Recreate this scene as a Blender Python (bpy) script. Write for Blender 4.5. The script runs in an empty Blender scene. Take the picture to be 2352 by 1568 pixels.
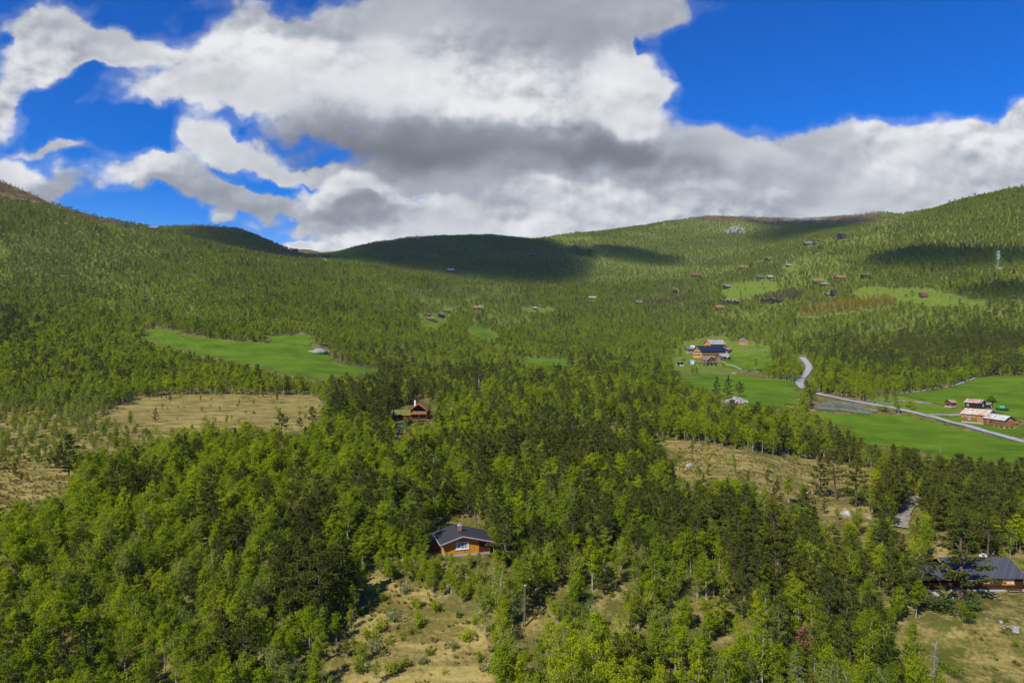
DENOISE, HAZE = True, 0.00004
import bpy, math, random
import numpy as np
from mathutils import Vector, Matrix, geometry

random.seed(11)
rng = np.random.default_rng(11)
SC = bpy.context.scene
COL = SC.collection
FOC, CU, CV, CZ = 1568.0, 1176.0, 784.0, 36.6      # the camera, in units of a 2352-wide frame

# ------------------------------------------------------------------ small helpers
def fract(a): return a - np.floor(a)
def hash2(i, j, k=0):
    return fract(np.sin(i * 127.1 + j * 311.7 + k * 74.7) * 43758.5453)
def vnoise(x, y, k=0):
    xi, yi = np.floor(x), np.floor(y)
    fx, fy = x - xi, y - yi
    fx = fx * fx * (3 - 2 * fx); fy = fy * fy * (3 - 2 * fy)
    a, b = hash2(xi, yi, k), hash2(xi + 1, yi, k)
    c, d = hash2(xi, yi + 1, k), hash2(xi + 1, yi + 1, k)
    return (a * (1 - fx) + b * fx) * (1 - fy) + (c * (1 - fx) + d * fx) * fy
def fbm(x, y, wl, octv=4, k=0):
    out, amp, tot = 0, 1.0, 0
    for o in range(octv):
        out = out + amp * (vnoise(x / wl + 17.3 * o, y / wl - 9.1 * o, k + o) - 0.5)
        tot += amp; amp *= 0.5; wl *= 0.48
    return out / tot
def blur1(a, sig, axis):
    r = int(3 * sig) + 1
    k = np.exp(-0.5 * (np.arange(-r, r + 1) / sig) ** 2); k /= k.sum()
    p = [(0, 0)] * a.ndim; p[axis] = (r, r)
    b = np.pad(a, p, mode='edge')
    out = np.zeros_like(a)
    for q, w in enumerate(k):
        sl = [slice(None)] * a.ndim; sl[axis] = slice(q, q + a.shape[axis])
        out += w * b[tuple(sl)]
    return out

# ------------------------------------------------------------------ terrain (valley floor, hillsides, far ridges)
FL = [(8, -17), (60, -14), (80, -10), (92, -7.5), (105, -4), (118, -.3), (150, 2.5), (200, 5.5), (250, 7.2), (340, 9.6)]
FC = [(8, -17), (60, -14), (80, -10), (92, -7.5), (105, -3.6), (118, 0), (150, 2), (200, 4), (250, 5.3), (300, 6.4), (400, 9), (500, 12)]
FR = [(8, -17), (60, -14), (80, -11), (92, -8.5), (112, -4.4), (150, -2.6), (200, -2), (250, -1.9), (310, -1.2), (345, 3.6), (400, 8)]
def fz(tab, D): return float(np.interp(D, [p[0] for p in tab], [p[1] for p in tab]))
COLS = [
 (-900, 'L', [(400,850),(450,800),(500,755),(600,640),(740,520),(900,420),(1050,345),(1300,365),(2500,560)]),
 (-300, 'L', [(400,850),(450,800),(500,755),(600,670),(740,540),(880,440),(1050,360),(1300,380),(2500,560)]),
 (0,    'L', [(400,850),(450,800),(500,757),(600,690),(740,575),(880,475),(990,430),(1040,411),(1300,440),(2500,560)]),
 (200,  'L', [(400,862),(450,832),(510,792),(560,760),(670,700),(780,612),(880,540),(950,478),(1150,540),(2000,570)]),
 (370,  'L', [(400,862),(450,835),(510,795),(560,760),(680,698),(800,618),(920,550),(980,526),(1120,545),(1500,520),(1900,560)]),
 (460,  'L', [(400,864),(450,838),(510,800),(565,764),(690,698),(810,622),(960,556),(1110,575),(1500,513),(1900,548)]),
 (560,  'L', [(400,866),(450,842),(510,808),(575,770),(700,702),(840,630),(970,577),(1120,598),(1500,528),(1900,560)]),
 (650,  'L', [(400,868),(450,846),(510,815),(580,773),(710,705),(860,640),(980,594),(1120,610),(1500,572),(1900,592),(3000,568)]),
 (740,  'L', [(400,872),(450,853),(520,818),(590,776),(720,708),(870,650),(990,603),(1120,618),(1500,588),(1900,588),(3000,571),(3400,580)]),
 (820,  'L', [(400,880),(470,862),(540,825),(610,780),(730,715),(880,660),(1000,611),(1150,622),(1500,588),(1800,560),(2200,600)]),
 (930,  'C', [(480,866),(560,835),(650,780),(750,725),(890,678),(1010,628),(1120,640),(1300,622),(1550,582),(1800,544),(2200,590)]),
 (1050, 'C', [(560,840),(650,800),(760,760),(850,720),(950,690),(1080,657),(1250,640),(1500,590),(1800,538),(2200,590)]),
 (1150, 'C', [(560,845),(660,800),(780,755),(900,705),(1000,680),(1150,657),(1300,630),(1550,580),(1800,535),(2200,590)]),
 (1250, 'C', [(560,850),(700,800),(850,750),(950,705),(1080,672),(1200,650),(1400,610),(1650,565),(1800,547),(2200,600)]),
 (1350, 'C', [(580,848),(720,800),(850,750),(950,710),(1100,670),(1250,638),(1450,597),(1700,545),(1850,530),(2300,580)]),
 (1500, 'C', [(600,846),(720,800),(850,750),(950,702),(1100,662),(1250,632),(1450,590),(1700,535),(1850,514),(2300,560)]),
 (1600, 'C', [(560,858),(680,838),(730,808),(810,768),(900,715),(1020,672),(1150,640),(1350,604),(1600,556),(1800,508),(1880,496),(2300,530)]),
 (1660, 'C', [(560,858),(680,836),(730,805),(800,770),(900,708),(1020,662),(1150,635),(1350,598),(1600,545),(1800,502),(1880,489),(2300,530)]),
 (1750, 'C', [(560,857),(680,826),(740,796),(820,750),(900,700),(1000,650),(1150,605),(1350,575),(1600,540),(1850,502),(1950,495),(2400,530)]),
 (1850, 'R', [(470,868),(540,852),(620,822),(720,780),(820,725),(900,675),(980,628),(1100,578),(1350,550),(1700,525),(1950,499),(2400,540)]),
 (2050, 'R', [(450,872),(520,850),(610,800),(700,750),(780,700),(860,650),(950,593),(1080,538),(1250,489),(1500,520),(1900,486),(2400,540)]),
 (2200, 'R', [(450,880),(500,855),(590,800),(680,740),(760,697),(840,638),(920,570),(1020,505),(1120,460),(1500,500)]),
 (2352, 'R', [(450,864),(490,848),(570,800),(660,735),(740,690),(820,628),(900,545),(1000,478),(1090,429),(1500,480)]),
 (2700, 'R', [(450,862),(490,845),(570,800),(660,730),(740,680),(820,600),(900,510),(1000,430),(1090,380),(1500,430)]),
 (3300, 'R', [(450,862),(490,845),(570,800),(660,720),(740,660),(820,580),(900,490),(1000,420),(1090,370),(1500,430)]),
]
NS, ND = 620, 430
S_AX = np.linspace(-1.12, 1.12, NS)
D_AX = np.exp(np.linspace(math.log(30), math.log(6500), ND))
def column_z(col):
    u, f, hill = col
    tab = {'L': FL, 'C': FC, 'R': FR}[f]
    pts = [p for p in tab if p[0] < hill[0][0] - 20] + [(D, CZ - D * (v - CV) / FOC) for D, v in hill]
    pts.append((6500, pts[-1][1] * .8))
    return np.interp(D_AX, [p[0] for p in pts], [p[1] for p in pts])
CZS = np.array([column_z(c) for c in COLS])
CUS = np.array([c[0] for c in COLS], float)
u_ax = CU + FOC * S_AX
ZG = np.array([[0.0]])
ZG = np.stack([np.interp(u_ax, CUS, CZS[:, j]) for j in range(ND)], axis=1)     # [NS, ND]
ZG = blur1(blur1(ZG, 2.2, 1), 5.0, 0)
XG = S_AX[:, None] * D_AX[None, :]; YG = np.repeat(D_AX[None, :], NS, 0)
k_near = np.clip(1 - (D_AX - 300) / 300, 0, 1)[None, :]
k_far = np.clip((D_AX - 500) / 500, 0, 1)[None, :]
ZG += k_near * (.9 * fbm(XG, YG, 38, 3, 3) + .35 * fbm(XG, YG, 7, 2, 8))
ZG += k_far * (9 * fbm(XG, YG, 150, 4, 21) + 2.6 * fbm(XG, YG, 28, 2, 5))
ZG += np.clip((D_AX - 1200) / 400, 0, 1)[None, :] * (15 * fbm(XG, YG, 130, 4, 40) + 9 * np.maximum(0, fbm(XG, YG, 60, 4, 44)))
# knolls and hollows: (u, v at which they sit, world radius, height)
LOGD0, DLOG = math.log(30), (math.log(6500) - math.log(30)) / (ND - 1)
DS = (S_AX[-1] - S_AX[0]) / (NS - 1)
def height(x, y):
    x = np.asarray(x, float); y = np.maximum(np.asarray(y, float), 30.0)
    fi = np.clip((x / y - S_AX[0]) / DS, 0, NS - 1.001); fj = np.clip((np.log(y) - LOGD0) / DLOG, 0, ND - 1.001)
    i, j = fi.astype(int), fj.astype(int); a, b = fi - i, fj - j
    return (ZG[i, j] * (1 - a) + ZG[i + 1, j] * a) * (1 - b) + (ZG[i, j + 1] * (1 - a) + ZG[i + 1, j + 1] * a) * b
def proj(x, y, z):
    return CU + FOC * x / y, CV - FOC * (z - CZ) / y
_march = np.exp(np.linspace(math.log(45), math.log(5000), 6000))
def ground_at(u, v):
    """The terrain point seen at (u, v) of the 2352 x 1568 frame."""
    s, t = (u - CU) / FOC, (CV - v) / FOC
    zt = height(s * _march, _march); zr = CZ + t * _march
    hit = np.nonzero(zr <= zt)[0]
    D = _march[hit[0]] if len(hit) else 1800.0
    return Vector((s * D, D, float(height(s * D, D))))
def flatten(x, y, r, z=None, soft=1.0):
    """Level the ground of a building plot."""
    global ZG
    z = float(height(x, y)) if z is None else z
    d = np.hypot(XG - x, YG - y)
    w = np.clip(1 - (d - r) / (r * soft), 0, 1); w = w * w * (3 - 2 * w)
    ZG = ZG * (1 - w) + z * w
    return z
# ------------------------------------------------------------------ building plots, levelled before the ground is meshed
PLOT = {}
def plot(name, u, v, r, soft=1.2):
    P = ground_at(u, v); PLOT[name] = (P.x, P.y); flatten(P.x, P.y, r, None, soft); return P
for nm, u, v, r in [('cabin', 1052, 1263, 5.5), ('brown', 2235, 1357, 10), ('red', 966, 960, 7), ('barn', 2251, 974, 9), ('lodge', 1634, 822, 22), ('farmhouse', 2240, 938, 5),
                    ('hut', 2183, 934, 3), ('deck', 1627, 838, 9), ('villa', 1660, 827, 7)]:
    plot(nm, u, v, r)
FAR = [
 (353, 529, 22, 8, 80, 'wall_dark', 'roof_grey', 'dark cabin on the saddle of the left ridge'),
 (678, 577, 14, 5, 85, 'wall_dark', 'roof_felt', 'black cabin high on the bare ridge left of the waterfall'),
 (1036, 625, 17, 7, 88, 'wall_dark', 'roof_pale', 'pale roofed cabin under the shadowed hill'),
 (1064, 640, 15, 6, 95, 'wall_red', 'roof_felt', 'red cabin below the pale roofed cabin under the hill'),
 (1028, 718, 20, 7, 80, 'wall_timber', 'roof_turfgreen', 'turf roofed farm cabin beside a white flagpole'),
 (983, 727, 8, 7, 20, 'wall_redbrown', 'roof_oldgrey', 'little brown storehouse left in the hill farm meadow'),
 (1013, 728, 11, 8, 20, 'wall_dark', 'roof_oldgrey', 'dark gabled storehouse below the turf roofed farm cabin'),
 (990, 737, 20, 8, 75, 'wall_redbrown', 'roof_turfgreen', 'reddish brown barn lowest in the hill farm meadow'),
 (1098, 712, 25, 8, 85, 'wall_dark', 'roof_turf', 'straw roofed cabin with white chimney amid birches'),
 (1223, 588, 10, 5, 70, 'wall_timber', 'roof_oldgrey', 'grey hut in the sunlit gap of the shadowed hillside'),
 (1360, 687, 18, 5, 90, 'wall_timber', 'roof_pale', 'long white roofed cabin in the mid valley birches'),
 (1228, 711, 9, 5, 70, 'wall_red', 'roof_pale', 'tiny red hut with pale roof on a small meadow'),
 (1468, 698, 14, 6, 80, 'wall_dark', 'roof_oldgrey', 'dark cabin at the edge of the leafless thicket'),
 (1599, 636, 27, 6, 92, 'wall_dark', 'roof_redtile', 'long cabin with red roof on the mid hillside'),
 (1551, 674, 12, 7, 60, 'wall_dark', 'roof_felt', 'small black cabin below the long red roof'),
 (1670, 662, 16, 7, 70, 'wall_dark', 'roof_grey', 'dark cabin at the upper corner of the sheep pasture'),
 (1748, 641, 22, 6, 88, 'wall_dark', 'roof_green', 'long green roofed cabin above the sheep pasture'),
 (1768, 640, 12, 6, 88, 'wall_dark', 'roof_pale', 'white gabled cabin right of the green roofed cabin'),
 (1708, 618, 20, 6, 80, 'wall_timber', 'roof_turf', 'brown turf roofed cabin on the slope above the pasture'),
 (1764, 600, 16, 8, 60, 'wall_dark', 'roof_turfgreen', 'dark gabled cabin beside a thin mast on the slope'),
 (1674, 697, 14, 9, 35, 'wall_dark', 'roof_turfgreen', 'black cabin with white bargeboards, left one of the pair'),
 (1690, 698, 14, 9, 35, 'wall_dark', 'roof_turfgreen', 'black cabin with white bargeboards, right one of the pair'),
 (1652, 712, 22, 9, 75, 'wall_timber', 'roof_turf', 'brown log cabin with turf roof below the black pair'),
 (1755, 695, 18, 9, 40, 'wall_dark', 'roof_turfgreen', 'dark cabin with bright windows, left half of the turf roofed group'),
 (1774, 695, 18, 11, 40, 'wall_dark', 'roof_turfgreen', 'tallest dark cabin of the turf roofed group'),
 (1790, 695, 12, 6, 80, 'wall_dark', 'roof_felt', 'low dark annex right of the turf roofed group'),
 (1934, 548, 20, 11, 70, 'wall_dark', 'roof_felt', 'highest black lodge on the right hillside'),
 (1857, 563, 24, 6, 85, 'wall_dark', 'roof_grey', 'long dark cabin with grey roof near the ridge'),
 (1871, 563, 9, 5, 85, 'wall_dark', 'roof_felt', 'short annex right of the long cabin near the ridge'),
 (1870, 555, 7, 4, 70, 'wall_timber', 'roof_felt', 'tiny hut directly above the long grey roofed cabin'),
 (1881, 554, 7, 4, 70, 'wall_timber', 'roof_turfgreen', 'tiny hut on a grassy patch near the ridge'),
 (1929, 644, 27, 10, 75, 'wall_timber', 'roof_turf', 'turf roofed log cabin right of a flagpole'),
 (1877, 650, 26, 7, 80, 'wall_timber', 'roof_turf', 'brown turf roofed cabin left of the flagpole'),
 (1893, 656, 20, 5, 90, 'wall_dark', 'roof_grey', 'flat grey roofed cabin below the turf roofed cabin'),
 (1915, 679, 14, 12, 80, 'wall_dark', 'roof_felt', 'tall black house with white windows above the orange thicket'),
 (1902, 679, 14, 5, 88, 'wall_dark', 'roof_grey', 'low garage left of the tall black house'),
 (1986, 639, 20, 7, 75, 'wall_dark', 'roof_felt', 'dark cabin half hidden above the upper pasture'),
 (2121, 682, 18, 9, 88, 'wall_timber', 'roof_redtile', 'small hut with red roof in the upper pasture'),
 (2327, 684, 9, 5, 70, 'wall_timber', 'roof_grey', 'grey hut at the right end of the wooded slope'),
 (1812, 612, 14, 4, 85, 'wall_timber', 'roof_pale', 'pale roofed hut on the slope beside the small clearing'),
]
# ------------------------------------------------------------------ land cover, drawn as regions over the terrain
RU0, RV0, RW, RH = -300, 380, 1476, 660          # raster: 2 frame units per cell
def poly_mask(pts):
    P = np.array(pts, float)
    uu = RU0 + 2 * (np.arange(RW) + .5); vv = RV0 + 2 * (np.arange(RH) + .5)
    m = np.zeros((RH, RW), bool)
    n = len(P)
    for r, v in enumerate(vv):
        y0, y1 = P[:, 1], np.roll(P[:, 1], -1)
        sel = (y0 <= v) != (y1 <= v)
        if not sel.any(): continue
        x0, x1 = P[sel, 0], np.roll(P[:, 0], -1)[sel]
        xs = np.sort(x0 + (v - y0[sel]) * (x1 - x0) / (y1[sel] - y0[sel]))
        m[r] = (np.searchsorted(xs, uu) % 2) == 1
    return m
def blur(m, su, sv): return blur1(blur1(m.astype(float), sv / 2, 0), su / 2, 1)
def sample(m, u, v):
    i = np.clip(((v - RV0) / 2).astype(int), 0, RH - 1); j = np.clip(((u - RU0) / 2).astype(int), 0, RW - 1)
    return m[i, j]
UU, VV = np.meshgrid(RU0 + 2 * (np.arange(RW) + .5), RV0 + 2 * (np.arange(RH) + .5))
def ell(cu, cv, ru, rv, pw=1.0):
    return np.exp(-(((UU - cu) / ru) ** 2 + ((VV - cv) / rv) ** 2) * pw)

FIELDS = {   # bright grass fields
 'left':  [(322,770),(345,757),(372,755),(430,768),(490,779),(560,785),(612,790),(611,772),(660,769),(705,770),(722,778),(722,797),(735,806),(764,815),(768,833),(800,838),(835,846),(875,850),(885,855),(842,860),(740,872),(650,858),(560,835),(450,812),(360,790)],
 'small': [(1074,748),(1122,757),(1145,772),(1128,777),(1100,772),(1079,764)],
 'lawn':  [(1640,832),(1672,820),(1690,813),(1745,814),(1768,822),(1772,838),(1745,850),(1700,848),(1665,842)],
 'plain': [(1558,868),(1580,864),(1635,859),(1700,862),(1755,868),(1812,874),(1838,884),(1830,930),(1800,935),(1740,935),(1690,925),(1630,900)],
 'road':  [(1860,946),(1930,951),(2003,952),(2040,952),(2134,968),(2250,995),(2360,1021),(2480,1050),(2480,1085),(2352,1062),(2260,1062),(2190,1056),(2100,1032),(2015,1025),(1960,1000),(1930,975)],
 'hill':  [(2064,905),(2120,899),(2189,888),(2240,870),(2300,864),(2352,863),(2480,864),(2480,975),(2352,962),(2200,935),(2110,918)],
 'yard':  [(2085,945),(2120,935),(2190,936),(2240,960),(2352,985),(2480,1010),(2480,1030),(2352,1008),(2200,974),(2130,957)],
 'far':   [(1200,823),(1242,823),(1300,826),(1330,832),(1300,842),(1210,838)],
}
PASTURES = { # paler meadows
 'farm':  [(1545,805),(1580,788),(1690,785),(1745,790),(1768,800),(1772,826),(1735,838),(1700,852),(1640,863),(1596,862),(1560,852),(1540,832)],
 'upper': [(1955,672),(1975,664),(2010,660),(2060,664),(2133,664),(2153,672),(2189,675),(2227,690),(2265,687),(2262,697),(2180,701),(2130,698),(2053,688),(1980,681)],
 'sheep': [(1655,667),(1694,650),(1735,647),(1781,648),(1781,661),(1750,670),(1719,681),(1679,686)],
 'seter': [(958,718),(1000,721),(1030,724),(1020,740),(1000,752),(972,748)],
 'strip': [(2010,925),(2080,945),(2140,958),(2230,955),(2160,930),(2100,915),(2060,905),(1985,915)],
 'side1': [(1195,705),(1270,706),(1268,714),(1210,714)],
 'side2': [(1795,612),(1832,605),(1833,620),(1805,622)],
}
BOGS = {     # straw-coloured mires
 'mire':   [(240,945),(300,918),(380,908),(480,905),(600,909),(720,908),(742,925),(735,950),(700,985),(640,995),(560,980),(480,988),(410,995),(350,985),(280,970)],
 'left':   [(-60,1066),(60,1072),(130,1085),(162,1098),(150,1128),(90,1148),(0,1170),(-60,1180)],
 'front':  [(815,1305),(860,1318),(920,1345),(985,1352),(1025,1390),(1070,1425),(1105,1450),(1132,1490),(1138,1580),(1110,1660),(850,1660),(780,1580),(752,1510),(800,1440),(850,1400),(830,1350)],
 'right':  [(1500,1002),(1560,1012),(1671,1028),(1755,1044),(1875,1057),(1960,1070),(2012,1078),(2012,1108),(1977,1112),(1945,1135),(1898,1148),(1844,1145),(1791,1160),(1755,1135),(1679,1097),(1592,1113),(1535,1078),(1585,1052),(1518,1022)],
 'tongue': [(1390,972),(1420,973),(1466,987),(1462,994),(1430,990),(1395,988)],
 'glade':  [(1192,1425),(1225,1412),(1250,1420),(1240,1450),(1215,1470),(1190,1460)],
 'yard':   [(2110,1372),(2180,1362),(2352,1362),(2480,1366),(2480,1640),(2300,1640),(2180,1560),(2120,1500),(2100,1440)],
 'bare1':  [(2145,1228),(2175,1222),(2175,1280),(2140,1275)],
 'bare2':  [(1885,1165),(1990,1150),(2010,1200),(1905,1215)],
}
HEATH = {    # thin, half-bare birch heath
 'heath':  [(-60,935),(120,940),(240,945),(300,975),(410,1000),(420,1020),(330,1062),(200,1090),(60,1072),(-60,1066)],
 'top':    [(-60,400),(60,420),(180,470),(330,530),(200,505),(100,470),(-60,450)],
 'yellow': [(1000,650),(1080,640),(1200,650),(1240,680),(1180,700),(1080,690),(1010,680)],
}
ROADS = []   # filled with the roads below: (points (u, v), width in metres)
ROADS.append(('road', [(2480,1048),(2352,1015),(2250,987),(2170,966),(2130,956),(2075,943),(2030,934),(1960,922),(1915,913),(1885,907),(1868,901)], 3.9))
ROADS.append(('road', [(1868,901),(1848,893),(1836,880),(1845,866),(1856,852),(1858,843),(1852,833),(1842,822)], 4.7))
ROADS.append(('track', [(2128,955),(2150,954),(2180,955),(2222,952)], 3.0))
ROADS.append(('track', [(2061,1212),(2063,1195),(2072,1172),(2086,1156),(2110,1146),(2150,1140)], 4.2))
ROADS.append(('track', [(903,1008),(903,1000),(910,989),(924,976),(932,969)], 2.3))
ROADS.append(('track', [(1516,757),(1521,746),(1519,735),(1514,727)], 4.0))
ROADS.append(('track', [(1558,712),(1562,704),(1563,696),(1566,708),(1574,715)], 5.0))
CLEAR = [    # things to keep in sight
 [(998,1205),(1060,1195),(1118,1215),(1130,1240),(1128,1262),(1112,1272),(1008,1274),(985,1250)],
 [(2118,1290),(2250,1280),(2352,1280),(2480,1285),(2480,1375),(2352,1368),(2118,1368)],
 [(900,938),(940,930),(953,915),(972,915),(1000,935),(998,975),(935,978),(905,972)],
 [(2162,918),(2190,918),(2195,940),(2162,940)],
 [(2215,918),(2275,920),(2352,938),(2420,950),(2420,1005),(2352,998),(2215,978)],
 [(1570,785),(1620,775),(1665,775),(1685,790),(1725,785),(1725,800),(1690,802),(1690,835),(1655,850),(1600,850),(1545,850),(1545,825),(1575,800)],
 [(1200,1390),(1212,1390),(1212,1450),(1200,1450)],
 [(1828,815),(1850,815),(1868,840),(1862,862),(1845,886),(1828,886),(1840,860),(1850,845)],
 [(2055,1208),(2060,1180),(2080,1150),(2112,1144),(2112,1168),(2085,1185),(2070,1212)],
 [(904,996),(922,976),(930,978),(914,996)],
 [(1875,902),(1900,905),(2015,928),(2015,948),(1870,946),(1862,938)],
 [(707,800),(755,800),(758,816),(707,816)],
 [(1660,905),(1722,905),(1722,935),(1655,935)],
 [(1095,872),(1104,872),(1104,900),(1095,900)],
]
open_fields = np.zeros((RH, RW), bool)
for grp in (FIELDS, PASTURES):
    for p in grp.values(): open_fields |= poly_mask(p)
for (u, v, wd, ht, *_) in FAR: CLEAR.append([(u - wd * .5, v - ht), (u + wd * .5, v - ht), (u + wd * .5, v - ht * .25), (u - wd * .5, v - ht * .25)])
CLEAR += [[(1828,726),(1850,706),(1900,697),(1960,689),(2050,685),(2062,700),(2010,710),(1950,717),(1880,728)], [(2287, 574), (2299, 574), (2300, 619), (2286, 619)]]
open_keep = np.zeros((RH, RW), bool)
for p in CLEAR: open_keep |= poly_mask(p)
open_bog = np.zeros((RH, RW), bool)
for p in BOGS.values(): open_bog |= poly_mask(p)
m_heath = np.zeros((RH, RW), bool)
for p in HEATH.values(): m_heath |= poly_mask(p)
m_field = np.zeros((RH, RW), bool)
for p in FIELDS.values(): m_field |= poly_mask(p)
m_past = np.zeros((RH, RW), bool)
for p in PASTURES.values(): m_past |= poly_mask(p)
TAN = blur(open_bog & ~poly_mask(BOGS['yard']), 10, 7) + .42 * blur(poly_mask(BOGS['yard']), 12, 8) + .55 * blur(m_heath, 22, 12) + .30 * blur(poly_mask(HEATH['heath']), 22, 12)
LUSH = blur(m_past & ~m_field, 5, 3)
FARLUSH = True
GRASS = blur(m_field, 2.2, 2.2)
# share of pines among the trees
PINE = np.zeros((RH, RW)) + .06
for (a, b, c, d, w) in [(1330,1050,230,95,.6),(1120,1150,260,120,.33),(1480,1200,260,120,.4),(1800,1260,260,120,.5),(2150,1200,230,110,.8),(2250,1120,160,60,.75),
                        (900,920,120,60,.6),(1210,930,140,60,.3),(1080,880,80,40,.45),(2060,1330,240,120,.45),(1850,1420,260,130,.33),(2250,1480,170,90,.35),(700,1360,95,90,.9),(700,1260,120,60,.35),
                        (2120,810,200,45,.9),(2300,800,120,60,.8),(2300,730,120,30,.45),(1100,1240,60,50,.5),(1330,840,60,25,.5),(1700,890,50,30,.8),
                        (330,1150,60,40,.6),(120,1210,60,40,.3),(30,770,40,30,.6),(600,870,300,20,.12),(1300,1350,300,120,.2),(400,1420,300,120,.05),(1960,1050,200,40,.5),(1420,930,120,60,.35)]:
    PINE = np.maximum(PINE, w * ell(a, b, c, d))
PINE = np.where(VV < 700, np.minimum(PINE, .05 + .25 * ell(2300, 640, 120, 50) + .2 * ell(1290, 700, 60, 40)), PINE)
# how thickly trees stand
DENS = np.ones((RH, RW))
DENS *= 1 - .66 * blur(poly_mask(HEATH['heath']), 20, 12)
DENS *= 1 - .85 * blur(poly_mask(HEATH['top']), 6, 6)
DENS *= 1 - .55 * blur(poly_mask(HEATH['yellow']), 20, 12)
DENS *= 1 - .35 * ell(150, 560, 260, 60)
DENS *= 1 - .2 * ell(1230, 1440, 100, 60)
for (a, b, c, d, w) in [(1670,499,120,13,.92),(1890,505,200,18,.97),(460,520,80,8,.8),(700,580,80,10,.95),(1730,520,60,12,.6),(1120,1300,90,40,.25),(1960,560,140,30,.4),(1500,690,90,14,.4)]:
    DENS *= 1 - w * ell(a, b, c, d)
MOOR = np.clip(1.1 * blur(poly_mask(HEATH['top']), 8, 4) + .8 * ell(1890, 501, 210, 17) + .8 * ell(1680, 497, 100, 11) + .8 * ell(450, 522, 90, 9) + ell(700, 578, 90, 12) + .6 * ell(1190, 545, 60, 7), 0, 1)

GREYMAP = np.clip(blur(m_heath, 24, 14) * .9 + .5 * ell(150, 560, 300, 90) + .35 * ell(1500, 690, 160, 40) + .3 * ell(1700, 620, 200, 40) + .25 * ell(1230, 1460, 150, 120), 0, 1)
YOUNG = np.clip(blur(poly_mask([(815, 1290), (1000, 1275), (1190, 1280), (1240, 1330), (1160, 1400), (1040, 1380), (900, 1340)]), 20, 14) + .8 * blur(m_heath, 20, 12) * (VV > 900), 0, 1)
# ------------------------------------------------------------------ materials
class NT:
    def __init__(s, tree): s.t = tree
    def n(s, typ, **kw):
        nd = s.t.nodes.new(typ)
        for k, v in kw.items(): setattr(nd, k, v)
        return nd
    def l(s, a, b): s.t.links.new(a, b)
    def val(s, sock, v):
        if hasattr(v, 'links') or isinstance(v, bpy.types.NodeSocket): s.l(v, sock)
        else: sock.default_value = v
    def math(s, op, a, b=0.0, c=0.0, clamp=False):
        nd = s.n('ShaderNodeMath', operation=op, use_clamp=clamp)
        for i, v in enumerate((a, b, c)): s.val(nd.inputs[i], v)
        return nd.outputs[0]
    def vmath(s, op, a, b=None, scale=None):
        nd = s.n('ShaderNodeVectorMath', operation=op)
        s.val(nd.inputs[0], a)
        if b is not None: s.val(nd.inputs[1], b)
        if scale is not None: s.val(nd.inputs['Scale'], scale)
        return nd.outputs['Value'] if op in ('DOT_PRODUCT', 'LENGTH', 'DISTANCE') else nd.outputs[0]
    def mix(s, f, a, b, blend='MIX'):
        nd = s.n('ShaderNodeMix', data_type='RGBA', blend_type=blend)
        s.val(nd.inputs[0], f)
        for sock, v in ((nd.inputs[6], a), (nd.inputs[7], b)):
            if isinstance(v, tuple): sock.default_value = (*v[:3], 1)
            else: s.l(v, sock)
        return nd.outputs[2]
    def noise(s, vec, scale, detail=4, rough=.55, dist=0.0):
        nd = s.n('ShaderNodeTexNoise')
        if vec is not None: s.l(vec, nd.inputs['Vector'])
        nd.inputs['Scale'].default_value = scale; nd.inputs['Detail'].default_value = detail
        nd.inputs['Roughness'].default_value = rough; nd.inputs['Distortion'].default_value = dist
        return nd.outputs[0]
    def ramp(s, f, stops, interp='LINEAR'):
        nd = s.n('ShaderNodeValToRGB'); cr = nd.color_ramp; cr.interpolation = interp
        while len(cr.elements) < len(stops): cr.elements.new(.5)
        for e, (p, c) in zip(cr.elements, stops): e.position = p; e.color = (*c, 1) if len(c) == 3 else c
        s.l(f, nd.inputs[0]); return nd.outputs[0]
    def step(s, f, a, b):
        nd = s.n('ShaderNodeMapRange', interpolation_type='SMOOTHSTEP')
        s.l(f, nd.inputs[0]); nd.inputs[1].default_value = a; nd.inputs[2].default_value = b
        return nd.outputs[0]
    def attr(s, name): return s.n('ShaderNodeAttribute', attribute_name=name).outputs['Fac']
MATS = {}
def material(name):
    m = bpy.data.materials.new(name); m.use_nodes = True
    m.node_tree.nodes.clear(); MATS[name] = m
    return m, NT(m.node_tree)
def finish(nt, shader): nt.l(shader, nt.n('ShaderNodeOutputMaterial').inputs['Surface'])
def principled(nt, col, rough=.8, spec=.3, bump=None, bstr=.3, metal=0.0):
    p = nt.n('ShaderNodeBsdfPrincipled')
    nt.val(p.inputs['Base Color'], (*col, 1) if isinstance(col, tuple) else col)
    nt.val(p.inputs['Roughness'], rough); p.inputs['Specular IOR Level'].default_value = spec; p.inputs['Metallic'].default_value = metal
    if bump is not None:
        b = nt.n('ShaderNodeBump'); b.inputs['Strength'].default_value = bstr; b.inputs['Distance'].default_value = .3
        nt.l(bump, b.inputs['Height']); nt.l(b.outputs[0], p.inputs['Normal'])
    finish(nt, p.outputs[0]); return p
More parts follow.
